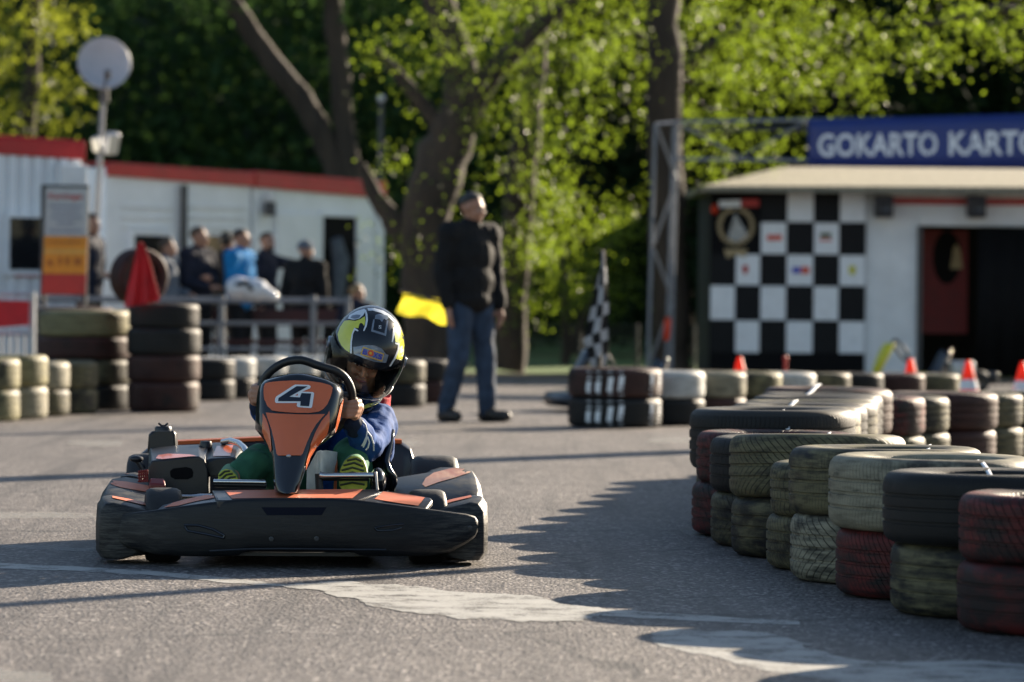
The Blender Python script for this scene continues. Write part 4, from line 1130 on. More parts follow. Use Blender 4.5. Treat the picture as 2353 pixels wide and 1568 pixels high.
# ------------------------------------------------------------------ cones
def cone(px, pyt, Y, label, h=.48):
    p = at(px, pyt, Y); s = (p.z) / h if False else 1
    o = thing('traffic_cone', label, 'cone', (p.x, Y, 0), 0, 'orange traffic cones')
    hh = p.z
    MB().box((p.x, Y, .015), (.30, .30, .03)).build('base', MA['cone_orange'], o, bevel=.01)
    r = lambda z: .115 * (1 - z / hh) + .02
    M_ = Matrix.Translation((p.x, Y, 0))
    MB().lathe([(r(z), z) for z in (.03, hh * .42)] + [(r(hh * .42) - .01, hh * .42)], 20, M_).build('body', MA['cone_orange'], o)
    MB().lathe([(r(hh * .42) + .002, hh * .42), (r(hh * .62) + .002, hh * .62)], 20, M_).build('band', MA['white_paint'], o)
    MB().lathe([(r(hh * .62), hh * .62), (r(hh * .97), hh * .97), (.015, hh), (0, hh)], 20, M_).build('tip', MA['cone_orange'], o)
cone(1700, 820, 33.5, 'orange cone in front of the checkered panel')
cone(2093, 824, 34, 'orange cone with white band below the hut door')
cone(2226, 828, 33.2, 'largest orange cone in front of the black curtain')
cone(2350, 832, 33.2, 'orange cone cut by the right edge')
pp = at(1805, 824, 35); q_ = pp.copy(); q_.z = 0
t = thing('marker_post', 'thin red brown marker post below the checkered panel', 'post', tuple(q_))
MB().tube([q_, pp], .018, 10).build('shaft', MA['board_red'], t); MB().ell(pp, (.026, .026, .03)).build('cap', MA['board_red'], t)
# ------------------------------------------------------------------ flags
def hanging_flag(name, label, mats, pole, poly_l, poly_r, Y, folds, amp, cat='flag', checks=None, nu=40):
    """cloth hung in folds between a left and a right outline (lists of picture points from top to bottom)"""
    base = at(*pole[-1][:2], Y)
    t = thing(name, label, cat, tuple(base))
    MB().tube([at(a, b, Y + (c if c else .0)) for a, b, c in pole], .014, 10).build('stick', MA['wood'], t)
    rows = []; nv = 36
    def interp(pl, v):
        s = v * (len(pl) - 1); i = min(int(s), len(pl) - 2); f = s - i
        return pl[i][0] * (1 - f) + pl[i + 1][0] * f, pl[i][1] * (1 - f) + pl[i + 1][1] * f
    for j in range(nv + 1):
        v = j / nv; a = interp(poly_l, v); b = interp(poly_r, v); row = []
        for i in range(nu + 1):
            u = i / nu
            p = at(a[0] + (b[0] - a[0]) * u, a[1] + (b[1] - a[1]) * u, Y - .05)
            p.y += amp * math.sin(u * folds * 2 * PI + v * 1.5) * (.25 + .75 * v)
            row.append(p)
        rows.append(row)
    mb = MB(); mb.loft(rows, closed=False)
    if checks:
        k = 0
        for j in range(nv):
            for i in range(nu):
                mb.m[k] = (int(j / nv * checks[1]) + int(i / nu * checks[0])) % 2; k += 1
    mb.build('cloth', mats, t, solid=.003, fix=False)
    return t
hanging_flag('red_flag', 'red flag drooping in folds in front of the upright tyre', MA['flag_red'], [(324, 556, 0), (330, 640, .02), (345, 712, .05)],
             [(318, 558), (308, 600), (296, 650), (287, 690), (284, 708)], [(328, 556), (342, 590), (356, 640), (368, 684), (366, 692)], 30.75, 2.6, .035)
hanging_flag('checkered_flag', 'black and white checkered flag drooping over the striped tyres', [MA['cloth_black'], MA['flag_white']], [(1386, 575, 0), (1380, 700, .02), (1374, 850, .04)],
             [(1382, 576), (1374, 640), (1362, 690), (1352, 740), (1340, 785), (1352, 815), (1360, 846)], [(1388, 576), (1393, 620), (1397, 680), (1399, 720), (1397, 760), (1399, 800), (1393, 842)], 28.15, 1.1, .045, checks=(3, 8))
t = hanging_flag('orange_rag', 'orange red cloth hanging on the steel truss leg', MA['cone_orange'], [(1534, 726, 0), (1534, 735, 0), (1535, 745, 0)],
             [(1528, 730), (1526, 755), (1527, 786)], [(1542, 730), (1541, 755), (1538, 780)], 43.8, 1.2, .02, cat='cloth')
# ================================================================== BODIES
def cap_mesh(mb, a, b, ra, rb, n=12):
    a = Vector(a); b = Vector(b); t = (b - a)
    if t.length < 1e-6: return mb.ell(a, (ra, ra, ra))
    t.normalize()
    x = t.orthogonal().normalized(); y = t.cross(x)
    rings = []
    for k in range(1, 5):
        an = PI / 2 * (1 - k / 4); rings.append((a - t * ra * math.sin(an), ra * math.cos(an)))
    for k in range(0, 4):
        an = PI / 2 * k / 4; rings.append((b + t * rb * math.sin(an), rb * math.cos(an)))
    vs = [a - t * ra]; fs = []
    for c, r_ in rings:
        for j in range(n):
            q = 2 * PI * j / n; vs.append(c + (x * math.cos(q) + y * math.sin(q)) * r_)
    vs.append(b + t * rb)
    m = len(rings)
    for j in range(n): fs.append((0, 1 + (j + 1) % n, 1 + j))
    for i in range(m - 1):
        for j in range(n):
            fs.append((1 + i * n + j, 1 + i * n + (j + 1) % n, 1 + (i + 1) * n + (j + 1) % n, 1 + (i + 1) * n + j))
    last = len(vs) - 1
    for j in range(n): fs.append((1 + (m - 1) * n + j, 1 + (m - 1) * n + (j + 1) % n, last))
    mb.add(vs, fs)
def blob(name, prims, voxel, smooth=4, mats=None, parent=None, wrinkle=0.0):
    """one continuous skin grown round tapered bones and ellipsoids"""
    mb = MB()
    for p in prims:
        if p[0] == 'c': cap_mesh(mb, *p[1:5])
        else: mb.ell(p[1], p[2], p[3] if len(p) > 3 else None, 16)
    me = mb.mesh(name)
    o = bpy.data.objects.new(name, me)
    r_ = o.modifiers.new('remesh', 'REMESH'); r_.mode = 'VOXEL'; r_.voxel_size = voxel; r_.adaptivity = 0
    s_ = o.modifiers.new('smooth', 'SMOOTH'); s_.iterations = smooth; s_.factor = .5
    m2 = bake(o); bpy.data.meshes.remove(me)
    m2.name = name
    if wrinkle:
        from mathutils import noise as mn
        nr = [v.normal.copy() for v in m2.vertices]; co = [v.co.copy() for v in m2.vertices]; out = []
        for c, n in zip(co, nr):
            n1 = mn.noise(c * 9.0); n2 = mn.noise(Vector((c.x * 26, c.y * 26, c.z * 14)))
            out.extend(c + n * (n1 * .6 + n2 * .4) * wrinkle)
        m2.vertices.foreach_set('co', out); m2.update()
    m2.materials.clear()
    return link_mesh(name, m2, mats, parent, True, smooth=180)
def hand_prims(wrist, d, palm_n, size=1.0, curl=.5, thumb_side=1, spread=.12):
    """palm and five jointed fingers: d = direction of the fingers, palm_n = way the palm faces"""
    d = Vector(d).normalized(); n = Vector(palm_n); n = (n - d * n.dot(d)).normalized(); s = d.cross(n).normalized() * thumb_side
    w_ = Vector(wrist); P = []
    K = []
    for i, (o, l) in enumerate(((-.030, .086), (-.010, .092), (.010, .090), (.029, .082))):
        k = w_ + d * l * size - s * o * size; K.append(k)
        P.append(('c', w_ - s * o * .5 * size + d * .015 * size, k, .0145 * size, .0115 * size))
    for i, (k, L) in enumerate(zip(K, (.070, .080, .074, .058))):
        a = k; ang = 0; sp = (i - 1.5) * spread
        for seg, (f, r0, r1) in enumerate(((.45, .0100, .0092), (.31, .0092, .0084), (.24, .0084, .0068))):
            ang += curl * (.75, 1.0, .75)[seg]
            dd = (d * math.cos(ang) + n * math.sin(ang) + s * (sp * math.cos(ang))).normalized()
            b = a + dd * L * f * size; P.append(('c', a, b, r0 * size, r1 * size)); a = b
    th = w_ + d * .025 * size + s * .030 * size
    t1 = th + (d * .6 + s * .6 + n * .45).normalized() * .040 * size
    t2 = t1 + (d * .85 + s * .15 + n * .5 * (1 + curl)).normalized() * .032 * size
    t3 = t2 + (d * .8 - s * .15 + n * .7 * curl).normalized() * .026 * size
    P += [('c', w_ + d * .01 * size + s * .012 * size, th, .014 * size, .0135 * size), ('c', th, t1, .0135 * size, .0112 * size), ('c', t1, t2, .0110 * size, .0098 * size), ('c', t2, t3, .0098 * size, .0078 * size)]
    return P
def head_prims(c, Q, s=1.0):
    """skull, jaw, brow, nose, lips, ears. local: x to the person's left, -y forward, z up; c is the middle of the head"""
    f = lambda x, y, z: Vector(c) + Q @ (Vector((x, y, z)) * s)
    E = lambda p, r_: ('e', f(*p), tuple(q * s for q in r_), Q)
    P = [E((0, .012, .028), (.074, .093, .086)), E((0, -.012, -.03), (.062, .072, .085)), E((0, -.035, -.078), (.038, .042, .034)),
         E((0, -.073, .028), (.05, .018, .013)), E((.030, -.068, -.028), (.022, .020, .020)), E((-.030, -.068, -.028), (.022, .020, .020)),
         ('c', f(0, -.084, .012), f(0, -.106, -.022), .009 * s, .0125 * s), E((.012, -.094, -.026), (.009, .010, .008)), E((-.012, -.094, -.026), (.009, .010, .008)),
         E((0, -.084, -.052), (.023, .010, .006)), E((0, -.082, -.063), (.020, .010, .007)), E((0, -.078, -.092), (.016, .014, .014))]
    for sx in (-1, 1):
        P.append(E((.077 * sx, .012, -.004), (.010, .020, .030)))
    return P, f
def face_bits(c, Q, s, parent, lips=True):
    f = lambda x, y, z: Vector(c) + Q @ (Vector((x, y, z)) * s)
    for sx in (-1, 1):
        e = MB().ell(f(.030 * sx, -.0735, .004), (.0135 * s, .010 * s, .0085 * s), Q, 12).build('eye', MA['eye_white'], parent)
        MB().ell(f(.030 * sx - .003, -.0815, .004), (.0062 * s, .004 * s, .0066 * s), Q, 10).build('iris', MA['eye'], e)
        MB().tube([f(.014 * sx, -.088, .024), f(.030 * sx, -.087, .030), f(.046 * sx, -.076, .024)], .0035 * s, 6).build('eyebrow', MA['hair_dark'], parent)
    if lips: MB().tube([f(-.021, -.086, -.056), f(-.008, -.0945, -.0555), f(.008, -.0945, -.0555), f(.021, -.086, -.056)], .0035 * s, 6).build('mouth', MA['lip'], parent)
def hair_shell(c, Q, s, parent, m, length=.0, rr=None):
    """short hair: cap over the skull that leaves the face free"""
    f = lambda v: Vector(c) + Q @ (Vector(v) * s)
    vs = []; fs = []; nn = 22; kk = 12
    for i in range(kk + 1):
        for j in range(nn):
            a = 2 * PI * j / nn
            front = .5 + .5 * math.cos(a)           # 1 in front
            tmax = R(112 + length * 40) * (1 - front) + R(44) * front
            t = tmax * i / kk
            tf = 1.0 + .05 * math.sin(5 * a + 3 * t)
            e = .010 * (1 if i < kk else .1)
            vs.append(f(((.075 + e) * math.sin(t) * math.sin(a) * 1.0, .012 - (.094 + e) * math.sin(t) * math.cos(a), .028 + (.088 + e * tf) * math.cos(t))))
    for i in range(kk):
        for j in range(nn): fs.append((i * nn + j, (i + 1) * nn + j, (i + 1) * nn + (j + 1) % nn, i * nn + (j + 1) % nn))
    mb = MB(); mb.add(vs, fs)
    return mb.build('hair', m, parent, subsurf=1, smooth=180)
def person(name, label, x, y, h, yaw, cl, hair='hair_dark', skin='skin2', head_yaw=0, arms=('down', 'down'), group=None, voxel=.013, legs=0.0, cap=None, z0=0, headp=0, stance=(0, 0), sit=False, bits=True, hairlen=0, beard=False, sleeve=True, girth=1.1):
    k = h / 1.75
    t = None
    Mx = Matrix.Translation((x, y, z0)) @ Matrix.Rotation(yaw, 4, 'Z')
    L = lambda a, b, c: Mx @ (Vector((a, b, c)) * k)
    D = Mx.to_3x3()
    dz = -.42 if sit else 0
    J = {'neck': L(0, .015, 1.47 + dz), 'hd': L(0, -.015, 1.625 + dz)}
    sh = [L(-.185, .01, 1.42 + dz), L(.185, .01, 1.42 + dz)]
    EL = []; WR = []; HD = []; PN = []
    for i, a in enumerate(arms):
        s = (-1, 1)[i]
        if a == 'down': e, w_, hd, pn = L(s * .25, .03, 1.13 + dz), L(s * .25, -.05, .88 + dz), D @ Vector((0, -.15, -1)), D @ Vector((-s, 0, 0))
        elif a == 'pocket': e, w_, hd, pn = L(s * .29, .08, 1.14 + dz), L(s * .2, -.08, .95 + dz), D @ Vector((-s * .4, -.3, -1)), D @ Vector((-s, .3, 0))
        elif a == 'fold': e, w_, hd, pn = L(s * .24, -.04, 1.14 + dz), L(-s * .02, -.2, 1.17 + dz), D @ Vector((-s, -.15, .1)), D @ Vector((0, 1, 0))
        elif a == 'front': e, w_, hd, pn = L(s * .24, .0, 1.13 + dz), L(s * .10, -.24, 1.08 + dz), D @ Vector((-s * .6, -.8, 0)), D @ Vector((0, .3, -1))
        elif a == 'chin': e, w_, hd, pn = L(s * .2, -.12, 1.17 + dz), L(s * .06, -.16, 1.40 + dz), D @ Vector((-s * .2, .3, 1)), D @ Vector((0, 1, 0))
        elif a == 'point': e, w_, hd, pn = L(s * .33, -.22, 1.36 + dz), L(s * .34, -.47, 1.38 + dz), D @ Vector((0, -1, .05)), D @ Vector((0, 0, -1))
        EL.append(e); WR.append(w_); HD.append(hd); PN.append(pn)
    if sit:
        hip = [L(-.09, .02, .50), L(.09, .02, .50)]; kn = [L(-.12, -.42, .52), L(.12, -.42, .52)]; an = [L(-.12, -.40, .09), L(.12, -.40, .09)]
    else:
        hip = [L(-.09, .01, .92), L(.09, .01, .92)]
        kn = [L(-.10 - stance[0] * .5, -.03 + stance[1] * .0, .50), L(.10 + stance[0] * .5, -.03, .50)]
        an = [L(-.10 - stance[0], .03 + stance[1], .085), L(.10 + stance[0], .03 - stance[1], .085)]
    toe = [an[0] + D @ Vector((-.03, -.17, -.045)) * k, an[1] + D @ Vector((.05, -.17, -.045)) * k]
    Q = Matrix.Rotation(yaw + head_yaw, 3, 'Z') @ Matrix.Rotation(headp, 3, 'X')
    hp, hf = head_prims(J['hd'], Q, k)
    top = Mx @ Vector((0, 0, 0)); t = thing(name, label, 'person', tuple(top), 0, group)
    E = lambda c, r_: ('e', L(*c), tuple(q * k for q in r_), D)
    C = lambda a, b, ra, rb: ('c', a, b, ra * k, rb * k)
    torso = [E((0, .01, 1.28 + dz), (.165, .105, .20)), E((0, .005, 1.08 + dz), (.145, .105, .17)), E((0, .015, .95 + dz), (.16, .115, .12)), C(sh[0], sh[1], .07, .07)]
    pr = list(hp) + [C(L(0, .02, 1.42 + dz), J['hd'] + Vector((0, 0, -.03)), .062, .054)] + torso
    for i in range(2):
        pr += [C(sh[i], EL[i], .050, .040), C(EL[i], WR[i], .040, .026)]
        pr += hand_prims(WR[i], HD[i], PN[i], k * 1.05, .35, -1 if i == 0 else 1)
        pr += [C(hip[i], kn[i], .082, .055), C(kn[i], an[i], .054, .036), C(an[i] + Vector((0, 0, -.02)), toe[i], .038, .028)]
    body = blob('body', pr, voxel, 3, MA[skin], t)
    jk, tr, sho = cl
    C = lambda a, b, ra, rb: ('c', a, b, ra * k * girth, rb * k * girth)
    E = lambda c, r_: ('e', L(*c), (r_[0] * k * girth, r_[1] * k * girth, r_[2] * k), D)
    pr = [E((0, .012, 1.28 + dz), (.196, .135, .215)), E((0, .010, 1.07 + dz), (.178, .140, .20)), E((0, .015, .93 + dz), (.182, .140, .13)), C(sh[0], sh[1], .09, .09), C(L(0, .02, 1.40 + dz), L(0, .01, 1.49 + dz), .09, .075)]
    for i in range(2): pr += [C(sh[i], EL[i], .078, .064), C(EL[i], EL[i].lerp(WR[i], .93 if sleeve else .1), .064, .047)]
    blob('jacket', pr, max(.012, voxel), 3, MA[jk], t, wrinkle=.016)
    pr = [E((0, .015, .93 + dz), (.170, .125, .13))]
    for i in range(2): pr += [C(hip[i], kn[i], .098, .072), C(kn[i], an[i] + Vector((0, 0, .01)), .070, .062)]
    blob('trousers', pr, max(.012, voxel), 3, MA[tr], t, wrinkle=.012)
    for i in range(2):
        heel = an[i] + D @ Vector((0, .045, -.04)) * k
        pr = [C(heel, toe[i] + Vector((0, 0, .004)), .044, .038), C(an[i], an[i] + D @ Vector((0, -.08, -.03)) * k, .047, .042)]
        blob('shoe', pr, .010, 3, MA[sho], t)
    if cap:
        f = hf; q = []
        mb = MB(); vs = []; fs = []
        for i in range(8):
            tt = R(95) * i / 7
            for j in range(20):
                a = 2 * PI * j / 20; vs.append(Vector(J['hd']) + Q @ (Vector((.086 * math.sin(tt) * math.sin(a), .012 - .106 * math.sin(tt) * math.cos(a), .030 + .098 * math.cos(tt))) * k))
        for i in range(7):
            for j in range(20): fs.append((i * 20 + j, (i + 1) * 20 + j, (i + 1) * 20 + (j + 1) % 20, i * 20 + (j + 1) % 20))
        mb.add(vs, fs); mb.build('cap', MA[cap], t, smooth=180)
    else: hair_shell(J['hd'], Q, k, t, MA[hair], hairlen)
    if bits: face_bits(J['hd'], Q, k, t)
    if beard: blob('beard', [('e', hf(0, -.05, -.07), (.05 * k, .05 * k, .045 * k), Q)], .01, 2, MA[hair], t)
    return t, WR, J
# the marshal, standing, looking to the right
mp_ = at(1078, 968, 29.1)
man, WR, J = person('person', 'standing man in black jacket and blue jeans looking right', mp_.x + .0, 29.1, 1.74, R(38), ('cloth_black', 'jeans', 'shoe'), 'hair_grey', head_yaw=R(32), arms=('down', 'down'), voxel=.010, stance=(.05, .06), girth=1.16, headp=R(9))
# yellow flag he holds behind him
fw = at(1024, 700, 29.25)
t = thing('yellow_flag', 'yellow flag held out beside the standing man in black', 'flag', tuple(fw))
MB().tube([at(1030, 700, 29.2), at(975, 684, 29.3), at(918, 668, 29.4)], .012, 8).build('stick', MA['wood'], t)
rows = []
for j in range(15):
    v = j / 14; row = []
    for i in range(25):
        u = i / 24
        x0, y0 = 926 + (1027 - 926) * u, 674 + (690 - 674) * u
        dy = (44 + 12 * u + 4 * math.sin(u * 9)) * v
        x = x0 - 14 * v * (1 - u) * (1 - u) + 2 * math.sin(v * 5 + u * 7)
        p = at(x, y0 + dy, 29.3); p.y += .05 * math.sin(u * 8 + v * 3) * (.3 + v)
        row.append(p)
    rows.append(row)
mb = MB(); mb.loft(rows, closed=False); mb.build('cloth', MA['flag_yellow'], t, smooth=180)
# spectators behind the railing
G4 = 'spectators behind the railing'
def spec(px, pyt, Y, label, yaw, cl, **kw):
    p = at(px, pyt, Y); sit = kw.get('sit')
    h = (p.z) / (1.745 - (.42 if sit else 0)) * 1.75
    return person('person', label, p.x, Y, h, yaw, cl, group=G4, voxel=.015, **kw)
spec(206, 490, 40.6, 'dark haired spectator with bare forearm half hidden by the price board', R(70), ('cloth_navy', 'cloth_black', 'shoe'), arms=('down', 'front'), sleeve=False, hairlen=.2)
spec(384, 548, 40.6, 'boy in grey top standing beside the upright tyre', R(75), ('cloth_grey', 'cloth_black', 'shoe'), hair='hair_brown', head_yaw=R(15), arms=('down', 'front'), hairlen=.3)
spec(456, 521, 41.0, 'spectator in dark jacket drinking from a raised hand', R(55), ('cloth_navy', 'cloth_black', 'shoe'), hair='hair_brown', head_yaw=R(30), arms=('front', 'fold'))
spec(520, 533, 43.0, 'black haired spectator mostly hidden behind the one in bright blue', R(150), ('cloth_black', 'cloth_black', 'shoe'), hairlen=1.2)
spec(553, 526, 41.2, 'spectator in bright blue jacket looking right', R(65), ('cloth_cyan', 'cloth_black', 'shoe'), hair='hair_dark', head_yaw=R(10), arms=('front', 'front'))
spec(612, 534, 42.4, 'bearded dark haired spectator pointing to the right', R(72), ('cloth_navy', 'cloth_black', 'shoe'), head_yaw=R(-25), arms=('down', 'point'), beard=True)
spec(702, 553, 41.6, 'spectator seen from behind in grey cap and black jacket', R(165), ('cloth_black', 'cloth_black', 'shoe'), cap='cloth_grey', head_yaw=R(-50), arms=('down', 'down'))
spec(820, 653, 40.9, 'fair haired child sitting low right of the group', R(150), ('cloth_navy', 'cloth_black', 'shoe'), hair='hair_blond', sit=True, hairlen=.4, head_yaw=R(-40))
# white helmet bag resting on the rail in front of the one in blue
bc = at(572, 662, 38.62)
t = thing('helmet_bag', 'white shiny helmet bag lying on the rail before the bright blue jacket', 'bag', tuple(bc))
blob('bag', [('c', bc + Vector((-.12, 0, .0)), bc + Vector((.10, 0, -.02)), .115, .11), ('c', bc + Vector((.08, 0, -.02)), bc + Vector((.25, .02, -.08)), .10, .055)], .015, 4, mat('white_shiny_vinyl', (.62, .63, .66), .18, var=.08), t, wrinkle=.02)
MB().tube([bc + Vector((-.12, -.1, .03)), bc + Vector((-.02, -.13, .06)), bc + Vector((.04, -.12, -.02))], .02, 8).build('handle', MA['cloth_black'], t)
# ------------------------------------------------------------------ karts parked in the background
def parked_kart(px, py, Y, rz, body, label, sc=1.0):
    p = at(px, py, Y)
    t = thing('parked_kart', label, 'go kart', (p.x, Y, 0), rz, 'parked karts in the background')
    M_ = Matrix.Translation((p.x, Y, 0)) @ Matrix.Rotation(rz, 4, 'Z') @ Matrix.Scale(sc, 4)
    L = lambda a, b, c: M_ @ Vector((a, b, c))
    Rz = M_.to_3x3()
    mb = MB(); mb.loft([[L(x, y0, .05), L(x, y0 - .05, .13), L(x, y0, zt_), L(x, y0 + .25, zt_ + .02), L(x, y0 + .25, .05)] for x, y0, zt_ in ((-.62, .1, .14), (-.35, -.02, .2), (.35, -.02, .2), (.62, .1, .14))])
    mb.build('front_bumper', MA['black_plastic'], t, bevel=.01)
    mb = MB(); mb.loft([[L(-a, b, z), L(-a * .6, b - .05, z), L(a * .6, b - .05, z), L(a, b, z), L(a * .7, b + .08, z), L(-a * .7, b + .08, z)] for a, b, z in ((.06, .12, .2), (.10, .16, .35), (.19, .24, .50), (.18, .30, .62), (.10, .33, .66))])
    mb.build('nose_panel', body, t, subsurf=1, smooth=180)
    for sx in (-1, 1):
        mb = MB(); mb.loft([[L(sx * a, y, .05), L(sx * a, y, .22), L(sx * (a - .18), y, .25), L(sx * (a - .2), y, .06)] for a, y in ((.6, .45), (.68, .6), (.68, 1.05), (.6, 1.2))]); mb.build('side_pod', body, t, bevel=.02)
        for y, r_, w_ in ((.35, .13, .13), (1.4, .15, .18)):
            mm = MB().lathe([(r_ * .5, -w_ / 2), (r_ * .9, -w_ / 2), (r_, -w_ / 2 + .03), (r_, w_ / 2 - .03), (r_ * .9, w_ / 2), (r_ * .5, w_ / 2)], 24, M_ @ Matrix.Translation((sx * .5, y, r_)) @ Matrix.Rotation(R(90), 4, 'Y'), closed=True)
            mm.build('wheel', MA['rubber'], t)
    pts = [L(.165 * math.cos(a), .50 + .09 * -math.sin(a), .55 + .14 * math.sin(a)) for a in [2 * PI * i / 24 for i in range(24)]]
    MB().tube(pts, .016, 8, closed=True).build('steering_wheel', MA['black_plastic'], t)
    mb = MB(); rows = []
    for (y, z, w_) in ((.62, .14, .17), (.85, .08, .19), (1.0, .12, .2), (1.1, .3, .2), (1.18, .5, .18)):
        rows.append([L(-w_, y - .04, z + .12), L(-w_ * .8, y, z + .03), L(0, y + .01, z), L(w_ * .8, y, z + .03), L(w_, y - .04, z + .12)])
    mb.loft(rows, closed=False); mb.build('seat', MA['gloss_black'], t, solid=.012, subsurf=1)
    MB().box(L(.42, 1.2, .28), (.26, .3, .28), Rz).build('engine', MA['galv'], t, bevel=.03)
    MB().box(L(0, 1.62, .2), (1.2, .1, .16), Rz).build('rear_bumper', MA['black_plastic'], t, bevel=.03)
    MB().box(L(0, .8, .05), (.7, 1.4, .02), Rz).build('floor_tray', MA['galv'], t)
    return t
parked_kart(1285, 850, 32, R(-72), MA['gloss_black'], 'dark parked kart with glinting metal behind the striped tyres', .8)
parked_kart(1990, 840, 40, R(-75), MA['kart_yellow'], 'parked kart with yellow nose in front of the hut', .78)
# ================================================================== THE KART
D0 = 13.1
Z2 = lambda zx, zy: (188.2 + zx * .4201, 677.6 + zy * .4201)          # close-up picture coordinates
NN = lambda nx, ny: (564.7 + nx * .2281, 809.4 + ny * .2281)
def KP(zx, zy, dy): return at(*Z2(zx, zy), D0 + dy)
def NP(nx, ny, dy): return at(*NN(nx, ny), D0 + dy)
kx = at(671.3, 1280, D0).x
KR = R(3.2)
kart = thing('go_kart', 'black and orange go kart number 4 driven by a child', 'go kart', (kx, D0, 0), KR)
KM = Matrix.Translation((kx, D0, 0)) @ Matrix.Rotation(KR, 4, 'Z')
KD = KM.to_3x3()
L = lambda x, y, z: KM @ Vector((x, y, z))
# --- front bumper: one scuffed moulding
sts = [(138, 1236, 1300), (146, 1218, 1330), (175, 1207, 1356), (250, 1195, 1384), (400, 1177, 1420), (550, 1155, 1430), (700, 1135, 1432), (850, 1118, 1427), (900, 1115, 1404), (1100, 1112, 1401), (1380, 1112, 1403), (1480, 1119, 1406), (1525, 1123, 1428),
       (1700, 1145, 1432), (1900, 1172, 1428), (2015, 1187, 1410), (2103, 1198, 1362), (2150, 1212, 1326), (2166, 1236, 1292)]
def bdy(zx): q = abs(zx - 1150) / 1015; return .015 + .20 * q ** 2.2
rows = []
for zx, zt_, zb_ in sts:
    d = bdy(zx); h = zb_ - zt_
    e = .012 if h > 100 else .006
    rows.append([KP(zx, zt_ + 2, d + .10), KP(zx, zt_, d + .010), KP(zx, zt_ + h * .02, d + .003), KP(zx, zt_ + h * .07, d), KP(zx, zt_ + h * .35, d - .004), KP(zx, zt_ + h * .6, d - .007), KP(zx, zt_ + h * .88, d - .005), KP(zx, zt_ + h * .97, d + .003), KP(zx, zb_, d + .016), KP(zx, zb_, d + .12)])
fb = MB(); fb.loft(rows); fb.tri(); bump = fb.build('front_bumper', MA['scuffed'], kart, smooth=50)
fbv = fb.bvh()
for zx, zy in ((180, 1285), (1035, 1337), (1283, 1335), (2121, 1276)):
    q = KP(zx, zy, bdy(zx) - .008)
    b = MB(); b.lathe([(0, .001), (.004, .001), (.0045, -.002), (.008, -.001), (.009, .012)], 14, Matrix.Translation(q) @ Matrix.Rotation(R(-90), 4, 'X')); b.build('bolt', MA['dark_steel'], bump)
v, f = poly_mesh2([(982, 1163), (1338, 1163), (1312, 1206), (1012, 1206)], 2); decal('badge_recess', v, f, Z2, [fbv], MA['navy_matte'], bump, .0015)
def ridge(name, pts, m, bv, parent, r_=.0035, conv=Z2, off=.001):
    P = []
    for i in range(len(pts) - 1):
        for k in range(6):
            u = k / 6; x = pts[i][0] * (1 - u) + pts[i + 1][0] * u; y = pts[i][1] * (1 - u) + pts[i + 1][1] * u
            hit = None
            for b in bv:
                h_, n_, _, ds = b.ray_cast(CAM, ray(*conv(x, y)).normalized())
                if h_ is not None and (hit is None or ds < hit[1]): hit = (h_, ds)
            if hit: P.append(hit[0] + Vector((0, -off, 0)))
    if len(P) > 2: MB().tube(P, r_, 8).build(name, m, parent)
ridge('moulded_rib', [(560, 1260), (640, 1262), (720, 1285), (780, 1318), (775, 1330), (690, 1312), (580, 1292), (560, 1262)], MA['gloss_black'], [fbv], bump, .0045)
ridge('moulded_rib', [(1760, 1255), (1680, 1262), (1600, 1275), (1615, 1290), (1700, 1288), (1760, 1270)], MA['gloss_black'], [fbv], bump, .0035)
ridge('lower_lip', [(700, 1402), (900, 1392), (1100, 1390), (1480, 1394), (1700, 1396)], MA['black_plastic'], [fbv], bump, .004)
# --- deck behind the bumper: black mouldings with orange vinyl
def slab(name, pts, th, mats, parent, bevel=.006):
    P = [KP(*p) for p in pts]
    mb = MB(); mb.prism(P, (0, 0, -th)); mb.tri(); o = mb.build(name, mats, parent, smooth=30, bevel=bevel)
    return o, mb.bvh()
def vinyl(name, pts, bv, m, parent, conv=Z2, cuts=2, off=.0022):
    v, f = poly_mesh2(pts, cuts); return decal(name, v, f, conv, [bv], m, parent, off)
dk, dv = slab('nose_deck', [(738, 1124, .04), (712, 1070, .27), (1612, 1062, .27), (1640, 1078, .25), (1500, 1126, .06)], .03, MA['black_plastic'], kart)
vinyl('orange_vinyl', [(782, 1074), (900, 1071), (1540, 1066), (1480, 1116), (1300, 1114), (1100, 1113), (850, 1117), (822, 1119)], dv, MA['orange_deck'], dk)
dl, lv = slab('nose_deck', [(404, 1180, bdy(404) + .03), (440, 1150, .20), (560, 1118, .24), (690, 1092, .27), (728, 1094, .26), (760, 1112, .12), (800, 1128, .06), (600, 1152, bdy(600) + .03)], .02, MA['black_plastic'], kart)
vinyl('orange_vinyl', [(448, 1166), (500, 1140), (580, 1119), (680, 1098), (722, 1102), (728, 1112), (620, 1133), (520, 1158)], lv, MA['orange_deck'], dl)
dr, rv = slab('nose_deck', [(1520, 1128, .06), (1620, 1082, .26), (1640, 1072, .28), (1780, 1088, .25), (1912, 1112, .22), (1918, 1124, .20), (1880, 1176, bdy(1880) + .03), (1700, 1150, bdy(1700) + .03)], .02, MA['black_plastic'], kart)
vinyl('orange_vinyl', [(1600, 1120), (1648, 1079), (1780, 1093), (1876, 1112), (1838, 1156), (1720, 1140)], rv, MA['orange_deck'], dr)
